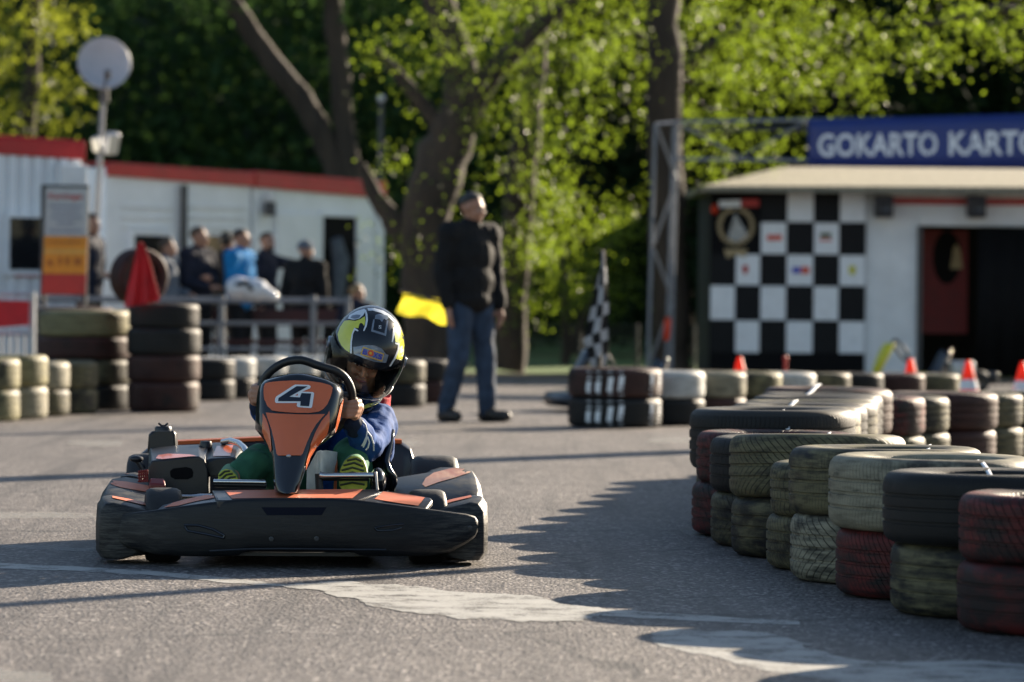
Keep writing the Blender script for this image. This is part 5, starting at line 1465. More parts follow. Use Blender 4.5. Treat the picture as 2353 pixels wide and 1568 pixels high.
# --- side pods: three mouldings a side
def pod(side, st, name='side_pod', m='scuffed'):
    rows = []
    for (y, xo, zo, xi, zi) in st:
        s = side
        rows.append([L(s * (xo - .02), y, .018), L(s * (xo - .001), y, .045), L(s * xo, y, zo * .6), L(s * (xo - .004), y, zo - .03), L(s * (xo - .022), y, zo - .004), L(s * (xo - .05), y, zo), L(s * (xi + .02), y, zi), L(s * xi, y, zi - .012), L(s * (xi + .005), y, zi - .06), L(s * (xi + .05), y, .03)])
    mb = MB(); mb.loft(rows); mb.tri(); o = mb.build(name, MA[m], kart, smooth=50, bevel=.006)
    return o, mb.bvh()
A_ = [(.215, .640, .186, .50, .176), (.235, .668, .213, .47, .184), (.30, .684, .226, .45, .190), (.40, .688, .231, .45, .197), (.45, .686, .226, .48, .198)]
AR = [(y, xo, zo + .008, xi, zi + .006) for y, xo, zo, xi, zi in A_]
B_ = [(.50, .678, .205, .50, .178), (.56, .690, .228, .48, .188), (.80, .690, .250, .44, .212), (1.02, .685, .262, .42, .232), (1.10, .665, .262, .43, .236)]
C_ = [(1.13, .655, .266, .56, .262), (1.2, .655, .272, .55, .268), (1.30, .62, .274, .54, .27)]
BR = [(.50, .672, .225, .44, .178), (.56, .682, .25, .42, .19), (.80, .684, .284, .36, .235), (1.02, .680, .302, .33, .258), (1.10, .655, .304, .34, .262)]
CR = [(1.13, .650, .296, .50, .286), (1.2, .645, .300, .50, .29), (1.30, .60, .296, .50, .288)]
pa, pav = pod(-1, A_); pb_, pbv = pod(-1, B_); pc, pcv = pod(-1, C_)
qa, qav = pod(1, AR); qb, qbv = pod(1, BR); qc, qcv = pod(1, CR)
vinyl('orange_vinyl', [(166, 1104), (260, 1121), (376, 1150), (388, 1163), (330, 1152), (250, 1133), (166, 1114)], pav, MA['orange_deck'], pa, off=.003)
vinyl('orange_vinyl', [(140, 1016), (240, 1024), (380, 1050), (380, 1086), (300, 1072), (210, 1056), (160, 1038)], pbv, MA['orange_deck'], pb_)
vinyl('orange_vinyl', [(160, 962), (200, 962), (262, 978), (250, 984), (170, 974)], pcv, MA['orange_faded'], pc)
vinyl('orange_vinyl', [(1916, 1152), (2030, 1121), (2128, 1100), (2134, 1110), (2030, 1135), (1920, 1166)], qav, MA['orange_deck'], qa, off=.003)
vinyl('orange_vinyl', [(1862, 1040), (1880, 1006), (1925, 976), (2010, 954), (2110, 936), (2150, 948), (2120, 976), (2050, 1000), (1950, 1028), (1880, 1054)], qbv, MA['orange_faded'], qb)
# --- wheels
def wheel(x, y, r_, w_, steer=0):
    M_ = KM @ Matrix.Translation((x, y, r_)) @ Matrix.Rotation(steer, 4, 'Z') @ Matrix.Rotation(R(90), 4, 'Y')
    h = w_ / 2
    o = MB().lathe([(.066, -h * .8), (.075, -h * .98), (r_ * .80, -h), (r_ * .93, -h * .93), (r_ * .985, -h * .72), (r_, -h * .4), (r_, h * .4), (r_ * .985, h * .72), (r_ * .93, h * .93), (r_ * .80, h), (.075, h * .98), (.066, h * .8)], 48, M_, closed=True).build('wheel', MA['rubber'], kart, smooth=50)
    MB().lathe([(.066, -h * .8), (.066, h * .8), (.05, h * .3), (.02, h * .25), (.0, h * .25), (.0, -h * .25), (.05, -h * .3)], 24, M_, closed=False).build('rim', MA['galv'], o)
wheel(-.452, .36, .130, .128, R(4)); wheel(.472, .36, .130, .128, R(4))
wheel(-.535, 1.42, .168, .18); wheel(.535, 1.42, .168, .18)
MB().tube([L(-.46, 1.42, .168), L(.46, 1.42, .168)], .018, 12).build('axle', MA['chrome'], kart)
# --- frame, floor tray
for pts in ([(-.33, .12, .07), (-.30, .5, .06), (-.28, 1.0, .07), (-.30, 1.62, .13)], [(.33, .12, .07), (.30, .5, .06), (.28, 1.0, .07), (.30, 1.62, .13)], [(-.33, .12, .07), (0, .08, .07), (.33, .12, .07)], [(-.30, 1.62, .13), (.30, 1.62, .13)]):
    MB().tube([L(*p) for p in pts], .016, 10).build('frame_tube', MA['dark_steel'], kart)
MB().box(L(0, .62, .045), (.58, 1.0, .012), KD).build('floor_tray', MA['dark_steel'], kart)
# --- rear bumper
mb = MB(); rows = []
for x, y0, zt_, zb_ in ((-.615, 1.60, .30, .13), (-.56, 1.72, .345, .12), (-.45, 1.79, .362, .12), (0, 1.82, .385, .12), (.42, 1.80, .372, .12), (.455, 1.78, .35, .12), (.49, 1.75, .25, .13)):
    rows.append([L(x, y0, zb_), L(x, y0 - .05, zb_ + .04), L(x, y0 - .05, zt_ - .05), L(x, y0 - .03, zt_ - .012), L(x, y0, zt_), L(x, y0 + .08, zt_), L(x, y0 + .1, zb_ + .03)])
rb = mb.loft(rows); rbo = mb.build('rear_bumper', MA['black_plastic'], kart, smooth=40, bevel=.006)
mb = MB(); rows = []
for x, y0, zt_ in ((-.54, 1.735, .348), (-.45, 1.79, .362), (0, 1.82, .385), (.42, 1.80, .372)):
    rows.append([L(x, y0 - .022, zt_ - .006), L(x, y0 + .075, zt_ + .003), L(x, y0 + .075, zt_ + .009), L(x, y0 - .024, zt_ + .008)])
mb.loft(rows); mb.build('orange_vinyl', MA['orange'], rbo, smooth=0)
# --- engine under its cover, tank, lever
def prism2(front, fd, back, bd_, name, m, parent, **kw):
    A = [KP(x, y, fd) for x, y in front]; B = [KP(x, y, bd_) for x, y in back]
    n = len(A); mb = MB(); mb.add(A + B, [tuple(range(n)), tuple(range(2 * n - 1, n - 1, -1))] + [(i, i + n, (i + 1) % n + n, (i + 1) % n) for i in range(n)]); mb.tri()
    return mb.build(name, m, parent, **kw), mb.bvh()
ec, ecv = prism2([(362, 940), (384, 908), (640, 884), (672, 905), (690, 960), (694, 1086), (600, 1096), (366, 1092)], .92, [(366, 852), (376, 838), (520, 822), (640, 818), (690, 826), (694, 900), (600, 920), (366, 930)], 1.22, 'engine_cover', MA['black_plastic'], kart, smooth=30, bevel=.016)
e2, e2v = prism2([(660, 915), (700, 898), (832, 888), (848, 905), (858, 955), (850, 985), (690, 1000)], .98, [(660, 835), (720, 806), (880, 803), (906, 830), (905, 890), (850, 900), (690, 905)], 1.3, 'engine_cover', MA['black_plastic'], kart, smooth=30, bevel=.016)
prism2([(390, 1000), (690, 970), (700, 1090), (380, 1090)], .99, [(390, 960), (690, 950), (700, 1000), (380, 1000)], 1.3, 'engine_block', MA['dark_steel'], kart, smooth=0, bevel=.01)
vinyl('orange_vinyl', [(404, 898), (418, 880), (470, 872), (590, 876), (628, 884), (560, 890), (440, 902)], ecv, MA['orange'], ec)
vinyl('orange_vinyl', [(716, 886), (738, 830), (828, 826), (812, 884)], e2v, MA['orange'], e2)
v, f = poly_mesh2([(482, 965), (500, 950), (570, 942), (600, 950), (610, 970), (606, 998), (580, 1010), (510, 1010), (485, 996)], 1); decal('air_vent', v, f, Z2, [ecv], MA['black_matte'], ec, .002)
rs, rsv = prism2([(357, 860), (364, 765), (384, 746), (500, 744), (512, 762), (514, 830), (500, 850)], 1.28, [(372, 850), (376, 760), (392, 746), (508, 744), (524, 758), (526, 826), (512, 846)], 1.40, 'reservoir', MA['black_plastic'], kart, smooth=30, bevel=.008)
q = KP(445, 737, 1.34)
MB().lathe([(0, .012), (.028, .012), (.032, .006), (.032, -.012)], 20, Matrix.Translation(q)).build('cap', MA['black_plastic'], rs)
MB().tube([q + Vector((-.018, 0, .024)), q + Vector((-.006, 0, .014)), q + Vector((.006, 0, .014)), q + Vector((.018, 0, .024))], .004, 8).build('wing_nut', MA['black_plastic'], rs)
q = KP(678, 818, 1.2); MB().lathe([(0, .014), (.02, .012), (.024, .0), (.024, -.015)], 16, Matrix.Translation(q)).build('filler_cap', MA['black_plastic'], ec)
MB().tube([KP(335, 955, 1.0), KP(318, 925, 1.0), KP(300, 902, 1.0)], .012, 10).build('choke_lever', MA['black_plastic'], kart)
MB().ell(KP(298, 898, .99), (.026, .022, .013)).build('lever_knob', MA['black_plastic'], kart)
MB().tube([KP(772, 806, 1.25), KP(815, 798, 1.2), KP(858, 812, 1.12), KP(888, 840, 1.05), KP(905, 876, .98), KP(908, 915, .95)], .012, 12).build('exhaust_pipe', MA['chrome'], kart)
rp_ = MB()
for k in range(5): rp_.tube([KP(312 + k * 11, 962 + k * -1.5, .80), KP(316 + k * 11, 1026, .80)], .0035, 6)
for k in range(4): rp_.tube([KP(306, 970 + k * 17, .80), KP(362, 962 + k * 18, .80)], .0035, 6)
rp_.build('red_guard', MA['red_plastic'], kart)
slab('red_engine_part', [(372, 1000, .78), (452, 1004, .78), (458, 1036, .74), (366, 1034, .74)], .05, MA['red_plastic'], kart)
# --- steering column, white fuel tank, pedals and rods
MB().tube([NP(430, 1180, .30), NP(480, 800, .42), NP(600, 420, .50)], .012, 10).build('steering_column', MA['dark_steel'], kart)
tk = MB(); tk.loft([[NP(610, 1225, .42), NP(722, 1262, .36), NP(740, 1400, .36), NP(600, 1400, .42)], [NP(612, 1190, .42), NP(722, 1000, .37), NP(722, 1260, .37), NP(612, 1240, .42)]][:0] or
                [[NP(610, 1200, .44), NP(720, 988, .40), NP(722, 1390, .40), NP(606, 1395, .44)], [NP(720, 985, .40), NP(730, 980, .41), NP(738, 1392, .41), NP(722, 1395, .40)], [NP(735, 984, .42), NP(915, 1010, .62), NP(880, 1235, .62), NP(742, 1392, .42)]][0:1] * 1 + [[NP(720, 990, .60), NP(780, 985, .58), NP(780, 1390, .58), NP(700, 1395, .60)]])
tk.build('fuel_tank', MA['tank'], kart, smooth=30, bevel=.008)
mb = MB(); mb.prism([NP(738, 986, .42), NP(916, 1012, .58), NP(884, 1235, .58), NP(744, 1300, .42)], Vector((.02, .07, 0))); mb.build('fuel_tank', MA['tank'], kart, smooth=30, bevel=.006)
MB().tube([NP(745, 1240, .33), NP(800, 1246, .33), NP(1285, 1242, .34)], [.014, .011, .011], 14).build('pedal_rod', MA['chrome'], kart)
MB().tube([NP(745, 1262, .345), NP(1240, 1266, .35)], .012, 12).build('pedal_rod', MA['black_plastic'], kart)
MB().tube([KP(720, 1022, .34), KP(1005, 1026, .34)], .0085, 12).build('pedal_rod', MA['chrome'], kart)
MB().tube([KP(722, 1036, .35), KP(1010, 1042, .35)], .011, 12).build('pedal_rod', MA['black_plastic'], kart)
mb = MB(); mb.prism([NP(1296, 1205, .33), NP(1310, 1208, .40), NP(1332, 1395, .40), NP(1312, 1390, .33)], Vector((.008, 0, 0))); mb.build('hub_plate', MA['galv'], kart, bevel=.002)
mb = MB(); mb.ell(NP(1330, 1300, .40), (.03, .05, .048)); mb.build('hub_cover', MA['gloss_black'], kart, smooth=180)
MB().tube([NP(735, 1225, .345), NP(742, 1395, .345)], .014, 10).build('pedal_bracket', MA['dark_steel'], kart)
MB().prism([NP(905, 1060, .60), NP(925, 1060, .60), NP(915, 1395, .52), NP(885, 1395, .52)], (0, .02, 0)).build('orange_bracket', MA['orange'], kart, smooth=0)
# --- seat
rows = []
for (y, z, w_, up) in ((.66, .135, .15, .05), (.72, .105, .175, .09), (.85, .085, .19, .14), (.98, .085, .20, .19), (1.06, .12, .205, .21), (1.12, .22, .20, .17), (1.16, .34, .20, .10), (1.20, .44, .17, .05), (1.215, .47, .14, .03)):
    row = []
    for i in range(13):
        u = -1 + i / 6; a = abs(u) ** 3.0
        fwd = .16 * a if z > .1 and y > 1.0 else .04 * a
        row.append(L(.155 + u * w_, y - fwd, z + up * a))
    rows.append(row)
mb = MB(); mb.loft(rows, closed=False); mb.build('seat', MA['gloss_black'], kart, solid=.014, subsurf=1, smooth=180)
mb = MB(); prof = [(1478, 790, .80), (1462, 870, .78), (1445, 960, .76), (1418, 1060, .74), (1412, 1110, .73), (1440, 1190, .72), (1490, 1260, .72), (1496, 1320, .73), (1470, 1390, .75)]
mb.tube([NP(*p) for p in prof], [.010, .011, .012, .013, .013, .013, .013, .012, .010], 12); mb.build('seat_edge', MA['gloss_black'], kart, smooth=180)
mb = MB(); P1 = [NP(*p) for p in prof]; P2 = [NP(p[0] - w_, p[1] + 6, p[2] + .10) for p, w_ in zip(prof, (150, 200, 240, 250, 250, 270, 300, 300, 280))]
mb.loft([P1, P2], closed=False); mb.build('seat_side', MA['gloss_black'], kart, solid=.012, smooth=180)
# --- nose panel with number plate
prow = [(214, 490, 570, 505, 555), (222, 410, 640, 440, 610), (238, 320, 715, 380, 660), (285, 178, 862, 230, 820), (330, 138, 948, 180, 890), (400, 118, 984, 172, 905), (470, 110, 985, 168, 890), (600, 100, 962, 170, 850), (700, 97, 942, 185, 818), (780, 97, 912, 212, 770), (840, 148, 880, 238, 728), (900, 190, 812, 256, 692), (960, 224, 716, 268, 656), (1060, 262, 645, 284, 618), (1180, 271, 602, 290, 585), (1300, 279, 564, 296, 548), (1395, 288, 536, 306, 520), (1416, 305, 520, 322, 505), (1424, 340, 480, 345, 475)]
prows = []
for (ny, xl, xr, fl, fr) in prow:
    v = (ny - 214) / 1210
    d = .30 - .185 * v ** .9
    if ny < 240: d += (.02, .006, 0)[(214, 222, 238).index(ny)]
    m = (fl + fr) / 2; w_ = fr - fl
    prows.append([NP(xl + 8, ny, d + .15), NP(xl, ny, d + .07), NP(xl + (fl - xl) * .35, ny, d + .032), NP(fl - (fl - xl) * .12, ny, d + .008), NP(fl + w_ * .04, ny, d), NP(fl + w_ * .25, ny, d - .008), NP(m, ny, d - .011), NP(fr - w_ * .25, ny, d - .008), NP(fr - w_ * .04, ny, d), NP(fr + (xr - fr) * .12, ny, d + .008), NP(xr - (xr - fr) * .35, ny, d + .032), NP(xr, ny, d + .07), NP(xr - 8, ny, d + .15)])
mb = MB(); mb.loft(prows); mb.tri(); pan = mb.build('nose_panel', MA['gloss_black'], kart, smooth=48); pv = mb.bvh()
def nv(name, pts, m, off, cuts=3): 
    v, f = poly_mesh2(pts, cuts); return decal(name, v, f, NN, [pv], MA[m], pan, off)
nv('number_plate', [(200, 322), (240, 308), (330, 298), (480, 290), (620, 294), (760, 313), (850, 338), (872, 362), (870, 400), (852, 460), (822, 528), (780, 578), (735, 603), (640, 617), (520, 616), (430, 611), (330, 602), (268, 592), (218, 545), (192, 480), (184, 410), (186, 350)], 'orange', .0034)
nv('orange_vinyl', [(203, 612), (300, 621), (420, 627), (540, 631), (640, 632), (800, 627), (768, 660), (705, 735), (655, 820), (612, 920), (572, 1025), (552, 1045), (480, 1044), (330, 1045), (314, 1028), (292, 910), (262, 785), (222, 670)], 'orange', .0034)
nv('orange_vinyl', [(838, 590), (842, 660), (832, 760), (812, 835), (760, 895), (700, 965), (655, 1040), (612, 1180), (596, 1205), (600, 1130), (620, 1040), (655, 920), (700, 810), (760, 700), (820, 628)], 'orange', .0036)
nv('orange_vinyl', [(176, 618), (200, 650), (232, 740), (255, 850), (268, 985), (258, 1010), (236, 940), (200, 870), (172, 800)], 'orange', .0036)
nv('orange_vinyl', [(978, 470), (962, 560), (940, 680), (905, 800), (890, 822), (896, 760), (918, 650), (945, 540)], 'orange', .0036, 3)
v4 = [(500, 333), (636, 337), (655, 350), (648, 372), (568, 404), (676, 409), (690, 420), (668, 560), (655, 570), (525, 560), (515, 546), (519, 519), (308, 519), (297, 505), (299, 472), (312, 452), (480, 343)]
nv('race_number', v4, 'white_paint', .0050, 3)
nv('race_number', [(514, 351), (624, 353), (440, 457), (546, 464), (562, 420), (658, 424), (638, 553), (549, 548), (553, 502), (329, 502), (333, 470)], 'navy', .0064, 3)
nv('race_number', [(500, 443), (528, 427), (524, 446)], 'orange', .0066, 1)
h_, n_, _, _ = pv.ray_cast(CAM, ray(*NN(433, 1047)).normalized())
MB().ell(h_, (.0095, .005, .006)).build('badge', MA['galv'], pan)
# --- steering wheel
wp = [(140, 400, .45), (160, 320, .45), (205, 240, .44), (285, 160, .43), (400, 98, .425), (530, 76, .42), (615, 92, .42), (730, 138, .425), (830, 164, .43), (905, 186, .43), (980, 232, .44), (1035, 305, .45), (1068, 395, .46), (1070, 490, .47), (1050, 590, .485), (1000, 690, .50), (900, 790, .52), (760, 840, .53), (600, 850, .535), (440, 830, .53), (290, 760, .515), (190, 660, .495), (145, 540, .475)]
wpts = [NP(nx, ny, d) for nx, ny, d in wp]
# round the corners a little: one pass of corner cutting
w2 = []
for i in range(len(wpts)):
    a, b = wpts[i], wpts[(i + 1) % len(wpts)]; w2 += [a.lerp(b, .25), a.lerp(b, .75)]
MB().tube(w2, .0148, 16, closed=True).build('steering_wheel', mat('wheel_grip', (.010, .010, .011), .45, var=.2, scale=30, bump=.15), kart, smooth=180)
hub = NP(600, 480, .50)
for p in ((1068, 430, .465), (145, 470, .465), (600, 845, .533)): MB().tube([hub, NP(*p)], [.02, .012], 10).build('spoke', MA['dark_steel'], kart)
# ================================================================== THE DRIVER
dl_ = KM @ Vector((.155, .95, .10))
drv = thing('person', 'child driver in blue fleece, green trousers and yellow black helmet', 'person', tuple(dl_))
HXY = lambda hx, hy: (734.1 + hx * .19814, 687.1 + hy * .19814)
HD_ = .80                                              # depth of the helmet behind the bumper
hc = at(*HXY(545, 610), D0 + HD_)
HQ = Matrix.Rotation(R(15), 3, 'Y') @ Matrix.Rotation(R(10), 3, 'Z') @ Matrix.Rotation(R(28), 3, 'X')
hs = 1.0
fc = hc + HQ @ Vector((0, -.018, -.012))              # middle of the head inside
hp, hf = head_prims(fc, HQ, .94)
neck = KP(1540, 700, .98); chest = KP(1520, 800, .98); pel = L(.155, .97, .19)
shR = KP(1622, 705, .90); shL = KP(1360, 720, .98)
elR = KP(1562, 832, .66); wrR = KP(1474, 694, .505)
elL = KP(1120, 830, .72); wrL = KP(962, 600, .52)
hipR = L(.235, .95, .19); hipL = L(.075, .95, .19)
knR = KP(1478, 878, .66); anR = KP(1482, 1010, .54); toR = KP(1484, 925, .51)
knL = KP(975, 915, .66); anL = KP(850, 1000, .52); toL = KP(815, 990, .49)
pr = list(hp) + [('c', neck, fc + HQ @ Vector((0, .01, -.05)), .05, .048), ('c', chest, neck, .10, .06), ('c', pel, chest, .105, .11), ('c', shL, shR, .05, .05)]
pr += [('c', shR, elR, .042, .034), ('c', elR, wrR, .034, .023), ('c', shL, elL, .042, .034), ('c', elL, wrL, .034, .023)]
for h_, k_, a_, t_ in ((hipR, knR, anR, toR), (hipL, knL, anL, toL)): pr += [('c', h_, k_, .068, .048), ('c', k_, a_, .046, .032), ('c', a_, t_, .030, .026)]
# right hand of the picture: fist closed round the rim of the wheel
def fist(spec, wr, r0=1.0):
    P = []
    for (kn, mid, tip, end) in spec:
        a, b, c, d = NP(*kn), NP(*mid), NP(*tip), NP(*end)
        P += [('c', wr + (a - wr) * .25, a, .0135 * r0, .0112 * r0), ('c', a, b, .0110 * r0, .0102 * r0), ('c', b, c, .0102 * r0, .0094 * r0), ('c', c, d, .0092 * r0, .0076 * r0)]
    return P
wz = .47
fr_ = []
for i, (y, xk, xe) in enumerate(((498, 1142, 996), (545, 1148, 974), (592, 1136, 968), (634, 1112, 975))):
    fr_.append(((xk, y, wz + .002), (xk - 32, y + 6, wz - .026), (xe + 52, y + 12, wz - .031), (xe, y + 10, wz - .010)))
pr += fist(fr_, wrR)
pr += [('c', wrR, NP(1120, 560, wz + .028), .024, .026), ('c', NP(1120, 560, wz + .03), NP(1095, 480, wz + .028), .018, .013), ('c', NP(1095, 480, wz + .028), NP(1040, 462, wz + .010), .012, .010), ('c', NP(1040, 462, wz + .010), NP(1000, 470, wz - .008), .010, .008)]
fl_ = []
for i, (y, xk, xe) in enumerate(((352, 78, 190), (400, 66, 195), (446, 68, 195), (490, 82, 190))):
    fl_.append(((xk, y, .475), (xk + 10, y + 4, .448), (xe - 50, y + 8, .438), (xe, y + 8, .452)))
pr += fist(fl_, wrL)
pr += [('c', wrL, NP(90, 430, .50), .024, .026), ('c', NP(90, 400, .50), NP(110, 340, .49), .016, .012), ('c', NP(110, 340, .49), NP(160, 330, .465), .012, .009)]
blob('body', pr, .0042, 3, MA['skin'], drv)
face_bits(fc, HQ, .94, drv)
# jacket
pj = [('c', pel + Vector((0, 0, .02)), chest, .125, .135), ('c', chest, neck + Vector((0, .01, -.06)), .135, .075), ('c', shL, shR, .078, .078),
      ('c', shR, elR, .074, .060), ('c', elR, elR.lerp(wrR, .88), .060, .041), ('c', shL, elL, .075, .058), ('c', elL, elL.lerp(wrL, .88), .056, .040)]
blob('jacket', pj, .006, 2, MA['jacket_blue'], drv, wrinkle=.018)
blob('cuff', [('c', elR.lerp(wrR, .80), elR.lerp(wrR, .96), .0425, .036)], .006, 1, MA['cuff'], drv)
blob('cuff', [('c', elL.lerp(wrL, .80), elL.lerp(wrL, .96), .0415, .036)], .006, 1, MA['cuff'], drv)
# white piping on the elbow
def on_body(pts, objs, lift=.002):
    P = []
    for i in range(len(pts) - 1):
        for k in range(5):
            u = k / 5; P.append((pts[i][0] * (1 - u) + pts[i + 1][0] * u, pts[i][1] * (1 - u) + pts[i + 1][1] * u))
    return P
jk = [o for o in drv.children if o.name.startswith('jacket')][0]
Mi = RM[jk.name].inverted()
jv = BVHTree.FromPolygons([Mi @ v.co for v in jk.data.vertices], [tuple(p.vertices) for p in jk.data.polygons])
for pts in ([(1170, 690), (1205, 730), (1222, 790), (1215, 850), (1190, 910), (1165, 950)], [(1222, 800), (1262, 850), (1285, 920), (1290, 1005)], [(1225, 850), (1245, 905), (1232, 960), (1205, 990)], [(1222, 855), (1205, 910), (1180, 965)]):
    ridge('piping', pts, MA['piping'], [jv], jk, .0032, NN, .0)
# red collar round the neck
mb = MB(); rows = []
nd = (hc - neck).normalized()
for z, r_ in ((-.03, .108), (.0, .104), (.04, .103), (.062, .108), (.060, .101), (.03, .095)):
    rows.append([neck + Vector((-.004, -.020, .018)) + Vector((math.cos(a) * r_, math.sin(a) * r_ * .95, z + .022 * math.cos(a) + .006 * math.sin(5 * a))) for a in [2 * PI * i / 28 for i in range(28)]])
mb.loft(rows, caps=False); mb.build('collar', MA['collar_red'], jk, smooth=180, subsurf=1)
# trousers and shoes
pt = [('c', pel, pel + Vector((0, 0, .05)), .115, .11), ('c', hipR, knR, .085, .066), ('c', knR, anR.lerp(knR, .12), .066, .052), ('c', hipL, knL, .085, .068), ('c', knL, anL.lerp(knL, .12), .068, .050), ('e', KP(1480, 885, .62), (.058, .06, .052)), ('e', KP(935, 925, .60), (.062, .06, .055))]
blob('trousers', pt, .007, 3, MA['trouser_green'], drv, wrinkle=.015)
def shoe(outline, dy_top, dy_bot, lines):
    ys = [p[1] for p in outline]; y0, y1 = min(ys), max(ys)
    dd = lambda y: dy_top + (dy_bot - dy_top) * (y - y0) / (y1 - y0)
    P = [KP(x, y, dd(y)) for x, y in outline]; n = len(P); c = sum(P, Vector()) / n
    mb = MB(); rows = [[c.lerp(p, .94) + Vector((0, -.002, 0)) for p in P], [p.copy() for p in P], [p + Vector((0, .022, .004)) for p in P], [c.lerp(p, .96) + Vector((0, .045, .006)) for p in P], [c.lerp(p, .80) + Vector((0, .085, .02)) for p in P], [c.lerp(p, .5) + Vector((0, .11, .03)) for p in P]]
    mb.loft(rows); s = mb.build('shoe', mat('green_shoe_cloth', (.10, .26, .13), .7, var=.2, bump=.2), drv, smooth=60, subsurf=1)
    mb2 = MB(); mb2.prism([c.lerp(p, .96) + Vector((0, -.004, 0)) for p in P], (0, .012, 0)); so_ = mb2.build('sole', MA['sole'], s, smooth=30, bevel=.002)
    bv = mb2.bvh()
    for ln_ in lines: ridge('tread_groove', ln_, MA['sole_dark'], [bv], so_, .0042, Z2, .0005)
shoe([(1405, 1050), (1402, 1000), (1412, 950), (1435, 905), (1470, 880), (1510, 882), (1545, 905), (1562, 950), (1566, 1000), (1564, 1050), (1545, 1080), (1430, 1082)], .45, .36,
     [[(1450, 908), (1500, 898), (1535, 915)], [(1430, 935), (1490, 920), (1550, 945)], [(1420, 962), (1480, 946), (1556, 968)], [(1415, 990), (1480, 972), (1558, 994)], [(1412, 1016), (1480, 1000), (1560, 1018)], [(1412, 1042), (1480, 1028), (1560, 1042)]])
shoe([(742, 1010), (745, 980), (762, 960), (790, 951), (820, 958), (845, 985), (862, 1018), (835, 1045), (775, 1045)], .45, .40,
     [[(752, 992), (780, 968), (815, 964)], [(760, 1012), (790, 985), (832, 978)], [(785, 1024), (810, 1000), (848, 996)]])
# --- helmet
def hpt(t, ph, e=0.0):
    """point of the shell: t from the crown down, ph from the front to the wearer's left"""
    s = math.sin(t) if t < PI / 2 else math.sin(t) ** .62
    front = max(0.0, math.cos(ph))
    low = max(0.0, (t - R(88)) / R(52))
    ry = .168 + e + (.018 * low * front)
    x = (.135 + e) * s * math.sin(ph); y = -ry * s * math.cos(ph) + .004
    z = (.168 + e) * math.cos(t) * (1.0 + .38 * max(0.0, min(1.0, (t - PI / 2) / R(40))))
    return hc + HQ @ Vector((x, y, z))
NT, NPH = 72, 120
vs = []; fs = []
TM_ = R(146)
for i in range(NT + 1):
    for j in range(NPH): vs.append(hpt(.0001 + TM_ * i / NT, -PI + 2 * PI * j / NPH))
T0, T1, PH = R(82), R(113), R(76)
def inport(t, ph):
    if abs(ph) > PH: return False
    q = (abs(ph) / PH) ** 4
    return T0 + R(9) * q < t < T1 - R(9) * q
for i in range(NT):
    for j in range(NPH):
        t = TM_ * (i + .5) / NT; ph = -PI + 2 * PI * (j + .5) / NPH
        if inport(t, ph): continue
        a_, b_, c_, d_ = i * NPH + j, (i + 1) * NPH + j, (i + 1) * NPH + (j + 1) % NPH, i * NPH + (j + 1) % NPH
        fs += [(a_, b_, c_), (a_, c_, d_)]
mb = MB(); mb.add(vs, fs); hm = mb.mesh('helmet')
hv = BVHTree.FromPolygons([Vector(v) for v in vs], fs)
helm = link_mesh('helmet', hm, MA['helmet_black'], drv, True, smooth=60); 
md = helm.modifiers.new('solid', 'SOLIDIFY'); md.thickness = .012; md.offset = -1
# dark lining ring at the neck and the chin bar edge trim
ring = [hpt(TM_, -PI + 2 * PI * j / 60, -.004) for j in range(60)]
MB().tube(ring, .010, 8, closed=True).build('neck_roll', MA['cloth_black'], helm, smooth=180)
mb = MB(); rows = []
for i in range(17):
    t = R(77) + (R(117) - R(77)) * i / 16
    rows.append([hpt(t, R(-94) + R(188) * j / 60, .0065 + .003 * math.sin(PI * i / 16)) for j in range(61)])
mb.loft(rows, closed=False); mb.build('visor', MA['visor'], helm, smooth=180)
edge = [hpt(R(116.6), R(-94) + R(188) * j / 60, .0082) for j in range(61)]
MB().tube(edge, .0018, 6).build('visor_edge', mat('visor_rim', (.25, .25, .24), .2), helm, smooth=180)
for sx in (-1, 1):
    MB().lathe([(0, .006), (.018, .005), (.022, 0), (.022, -.006)], 20, Matrix.Translation(hpt(R(90), R(88) * sx, .009)) @ (HQ.to_4x4() @ Matrix.Rotation(R(90) * sx, 4, 'Y'))).build('pivot', MA['helmet_grey'], helm)
def hdec(name, pts, m, off=.0010, cuts=2):
    v, f = poly_mesh2(pts, cuts); return decal(name, v, f, HXY, [hv], MA[m], helm, off)
hdec('yellow_flame', [(290, 255), (345, 250), (420, 258), (480, 235), (526, 205), (533, 260), (520, 318), (502, 290), (480, 278), (462, 300), (452, 340), (405, 338), (382, 400), (362, 500), (350, 622), (300, 590), (255, 540), (225, 480), (212, 410), (240, 330)], 'helmet_yellow')
hdec('silver_and_sky_sheen', [(330, 232), (350, 190), (430, 145), (520, 118), (540, 135), (510, 190), (460, 232), (400, 245)], 'helmet_white')
hdec('dark_patch', [(360, 222), (380, 195), (430, 185), (480, 190), (460, 222), (410, 236)], 'helmet_grey', .0016)
hdec('white_outline', [(540, 130), (556, 180), (562, 250), (548, 320), (520, 378), (508, 372), (530, 310), (540, 250), (536, 190), (528, 150)], 'helmet_white', .0018)
hdec('white_outline', [(408, 338), (455, 368), (448, 382), (415, 366), (392, 410), (380, 500), (378, 636), (357, 628), (362, 500), (380, 400)], 'helmet_white', .0020)
hdec('yellow_flame', [(868, 280), (905, 300), (950, 370), (985, 450), (1001, 540), (1000, 640), (990, 700), (940, 708), (872, 690), (900, 640), (925, 560), (928, 512), (880, 500), (872, 420), (858, 340)], 'helmet_yellow')
hdec('white_outline', [(874, 506), (926, 514), (922, 580), (880, 690), (822, 782), (806, 778), (862, 680), (900, 590), (904, 534), (872, 524)], 'helmet_white', .0020)
hdec('white_outline', [(852, 330), (866, 345), (868, 420), (845, 505), (832, 500), (846, 410)], 'helmet_white', .0020)
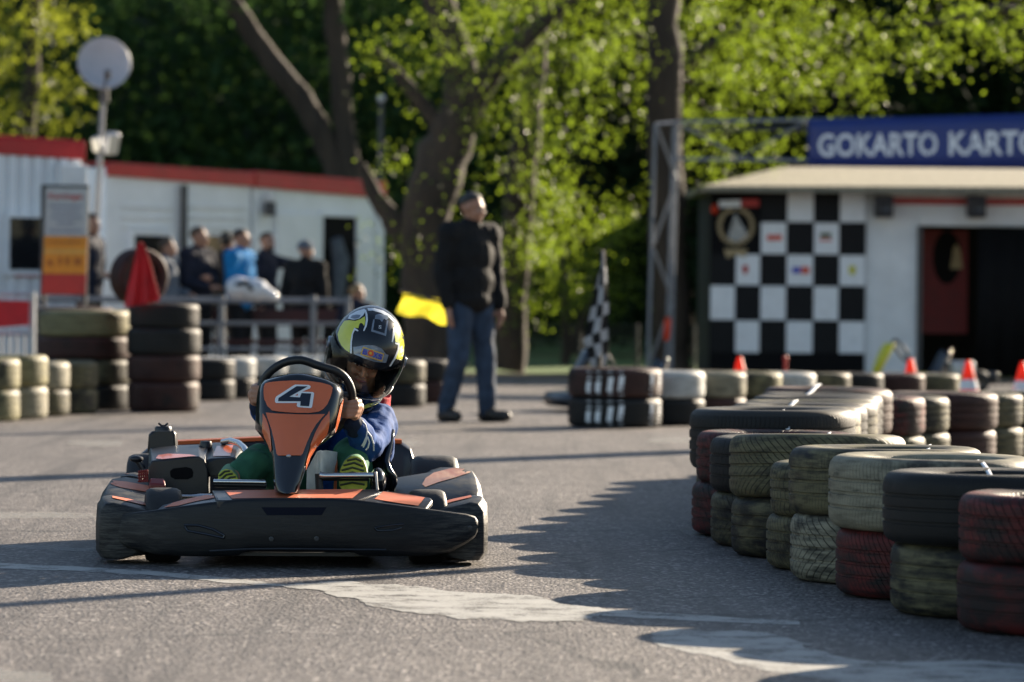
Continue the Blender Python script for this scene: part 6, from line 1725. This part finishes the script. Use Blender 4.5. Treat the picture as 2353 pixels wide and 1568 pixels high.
hdec('grey_frame', [(622, 240), (640, 244), (622, 362), (750, 402), (778, 250), (797, 256), (768, 434), (598, 380)], 'helmet_grey', .0018)
hdec('silver_and_sky_sheen', [(690, 176), (790, 196), (800, 230), (770, 250), (748, 232), (722, 272), (700, 244), (640, 236), (650, 190)], 'helmet_grey', .0015)
hdec('grey_patch', [(392, 560), (470, 545), (560, 535), (640, 540), (720, 575), (770, 640), (800, 650), (770, 742), (640, 730), (520, 690), (400, 640)], 'helmet_grey', .0012)
hdec('size_sticker', [(508, 556), (747, 636), (722, 726), (476, 646)], 'stk_yellow', .0026)
hdec('size_sticker', [(515, 570), (736, 644), (716, 713), (489, 639)], 'stk_grey', .0034)
def htext(s, q, m, off, bold=.03):
    v, f, _ = text_mesh(s, bold)
    tl, tr, br, bl = q
    V = [((bl[0] * (1 - a) + br[0] * a) * (1 - b) + (tl[0] * (1 - a) + tr[0] * a) * b, (bl[1] * (1 - a) + br[1] * a) * (1 - b) + (tl[1] * (1 - a) + tr[1] * a) * b) for a, b in v]
    decal('lettering', V, f, HXY, [hv], MA[m], helm, off)
htext('B', [(512, 582), (560, 594), (550, 652), (500, 640)], 'stk_blue', .0042)
htext('X', [(628, 616), (680, 632), (668, 690), (612, 676)], 'stk_blue', .0042)
htext('S', [(682, 634), (730, 648), (714, 704), (670, 692)], 'stk_blue', .0042)
ci = [(594 + 34 * math.cos(a), 630 + 36 * math.sin(a)) for a in [2 * PI * i / 18 for i in range(18)]]; hdec('lettering', ci, 'stk_red', .0042, 1)
ci = [(592 + 15 * math.cos(a), 630 + 16 * math.sin(a)) for a in [2 * PI * i / 14 for i in range(14)]]; hdec('lettering', ci, 'stk_yellow', .0048, 1)
htext('S', [(686, 308), (720, 316), (714, 352), (680, 344)], 'helmet_white', .0024, .0)
hdec('white_outline', [(585, 1165), (620, 1150), (720, 1150), (760, 1125), (700, 1170), (600, 1180)], 'helmet_white', .0014, 1)
hdec('yellow_flame', [(490, 1245), (560, 1215), (660, 1195), (730, 1150), (690, 1205), (600, 1245), (500, 1280)], 'helmet_yellow', .0012, 1)
hdec('white_outline', [(540, 1290), (620, 1255), (700, 1215), (760, 1160), (720, 1225), (640, 1275), (560, 1300)], 'helmet_grey', .0014, 1)

hdec('silver_and_sky_sheen', [(556, 112), (640, 112), (740, 140), (830, 200), (890, 270), (870, 285), (800, 215), (710, 165), (620, 140), (566, 140)], 'helmet_white', .0012)  # pale crescent painted in for the sky reflected on the crown
bpy.data.scenes.remove(SCR)
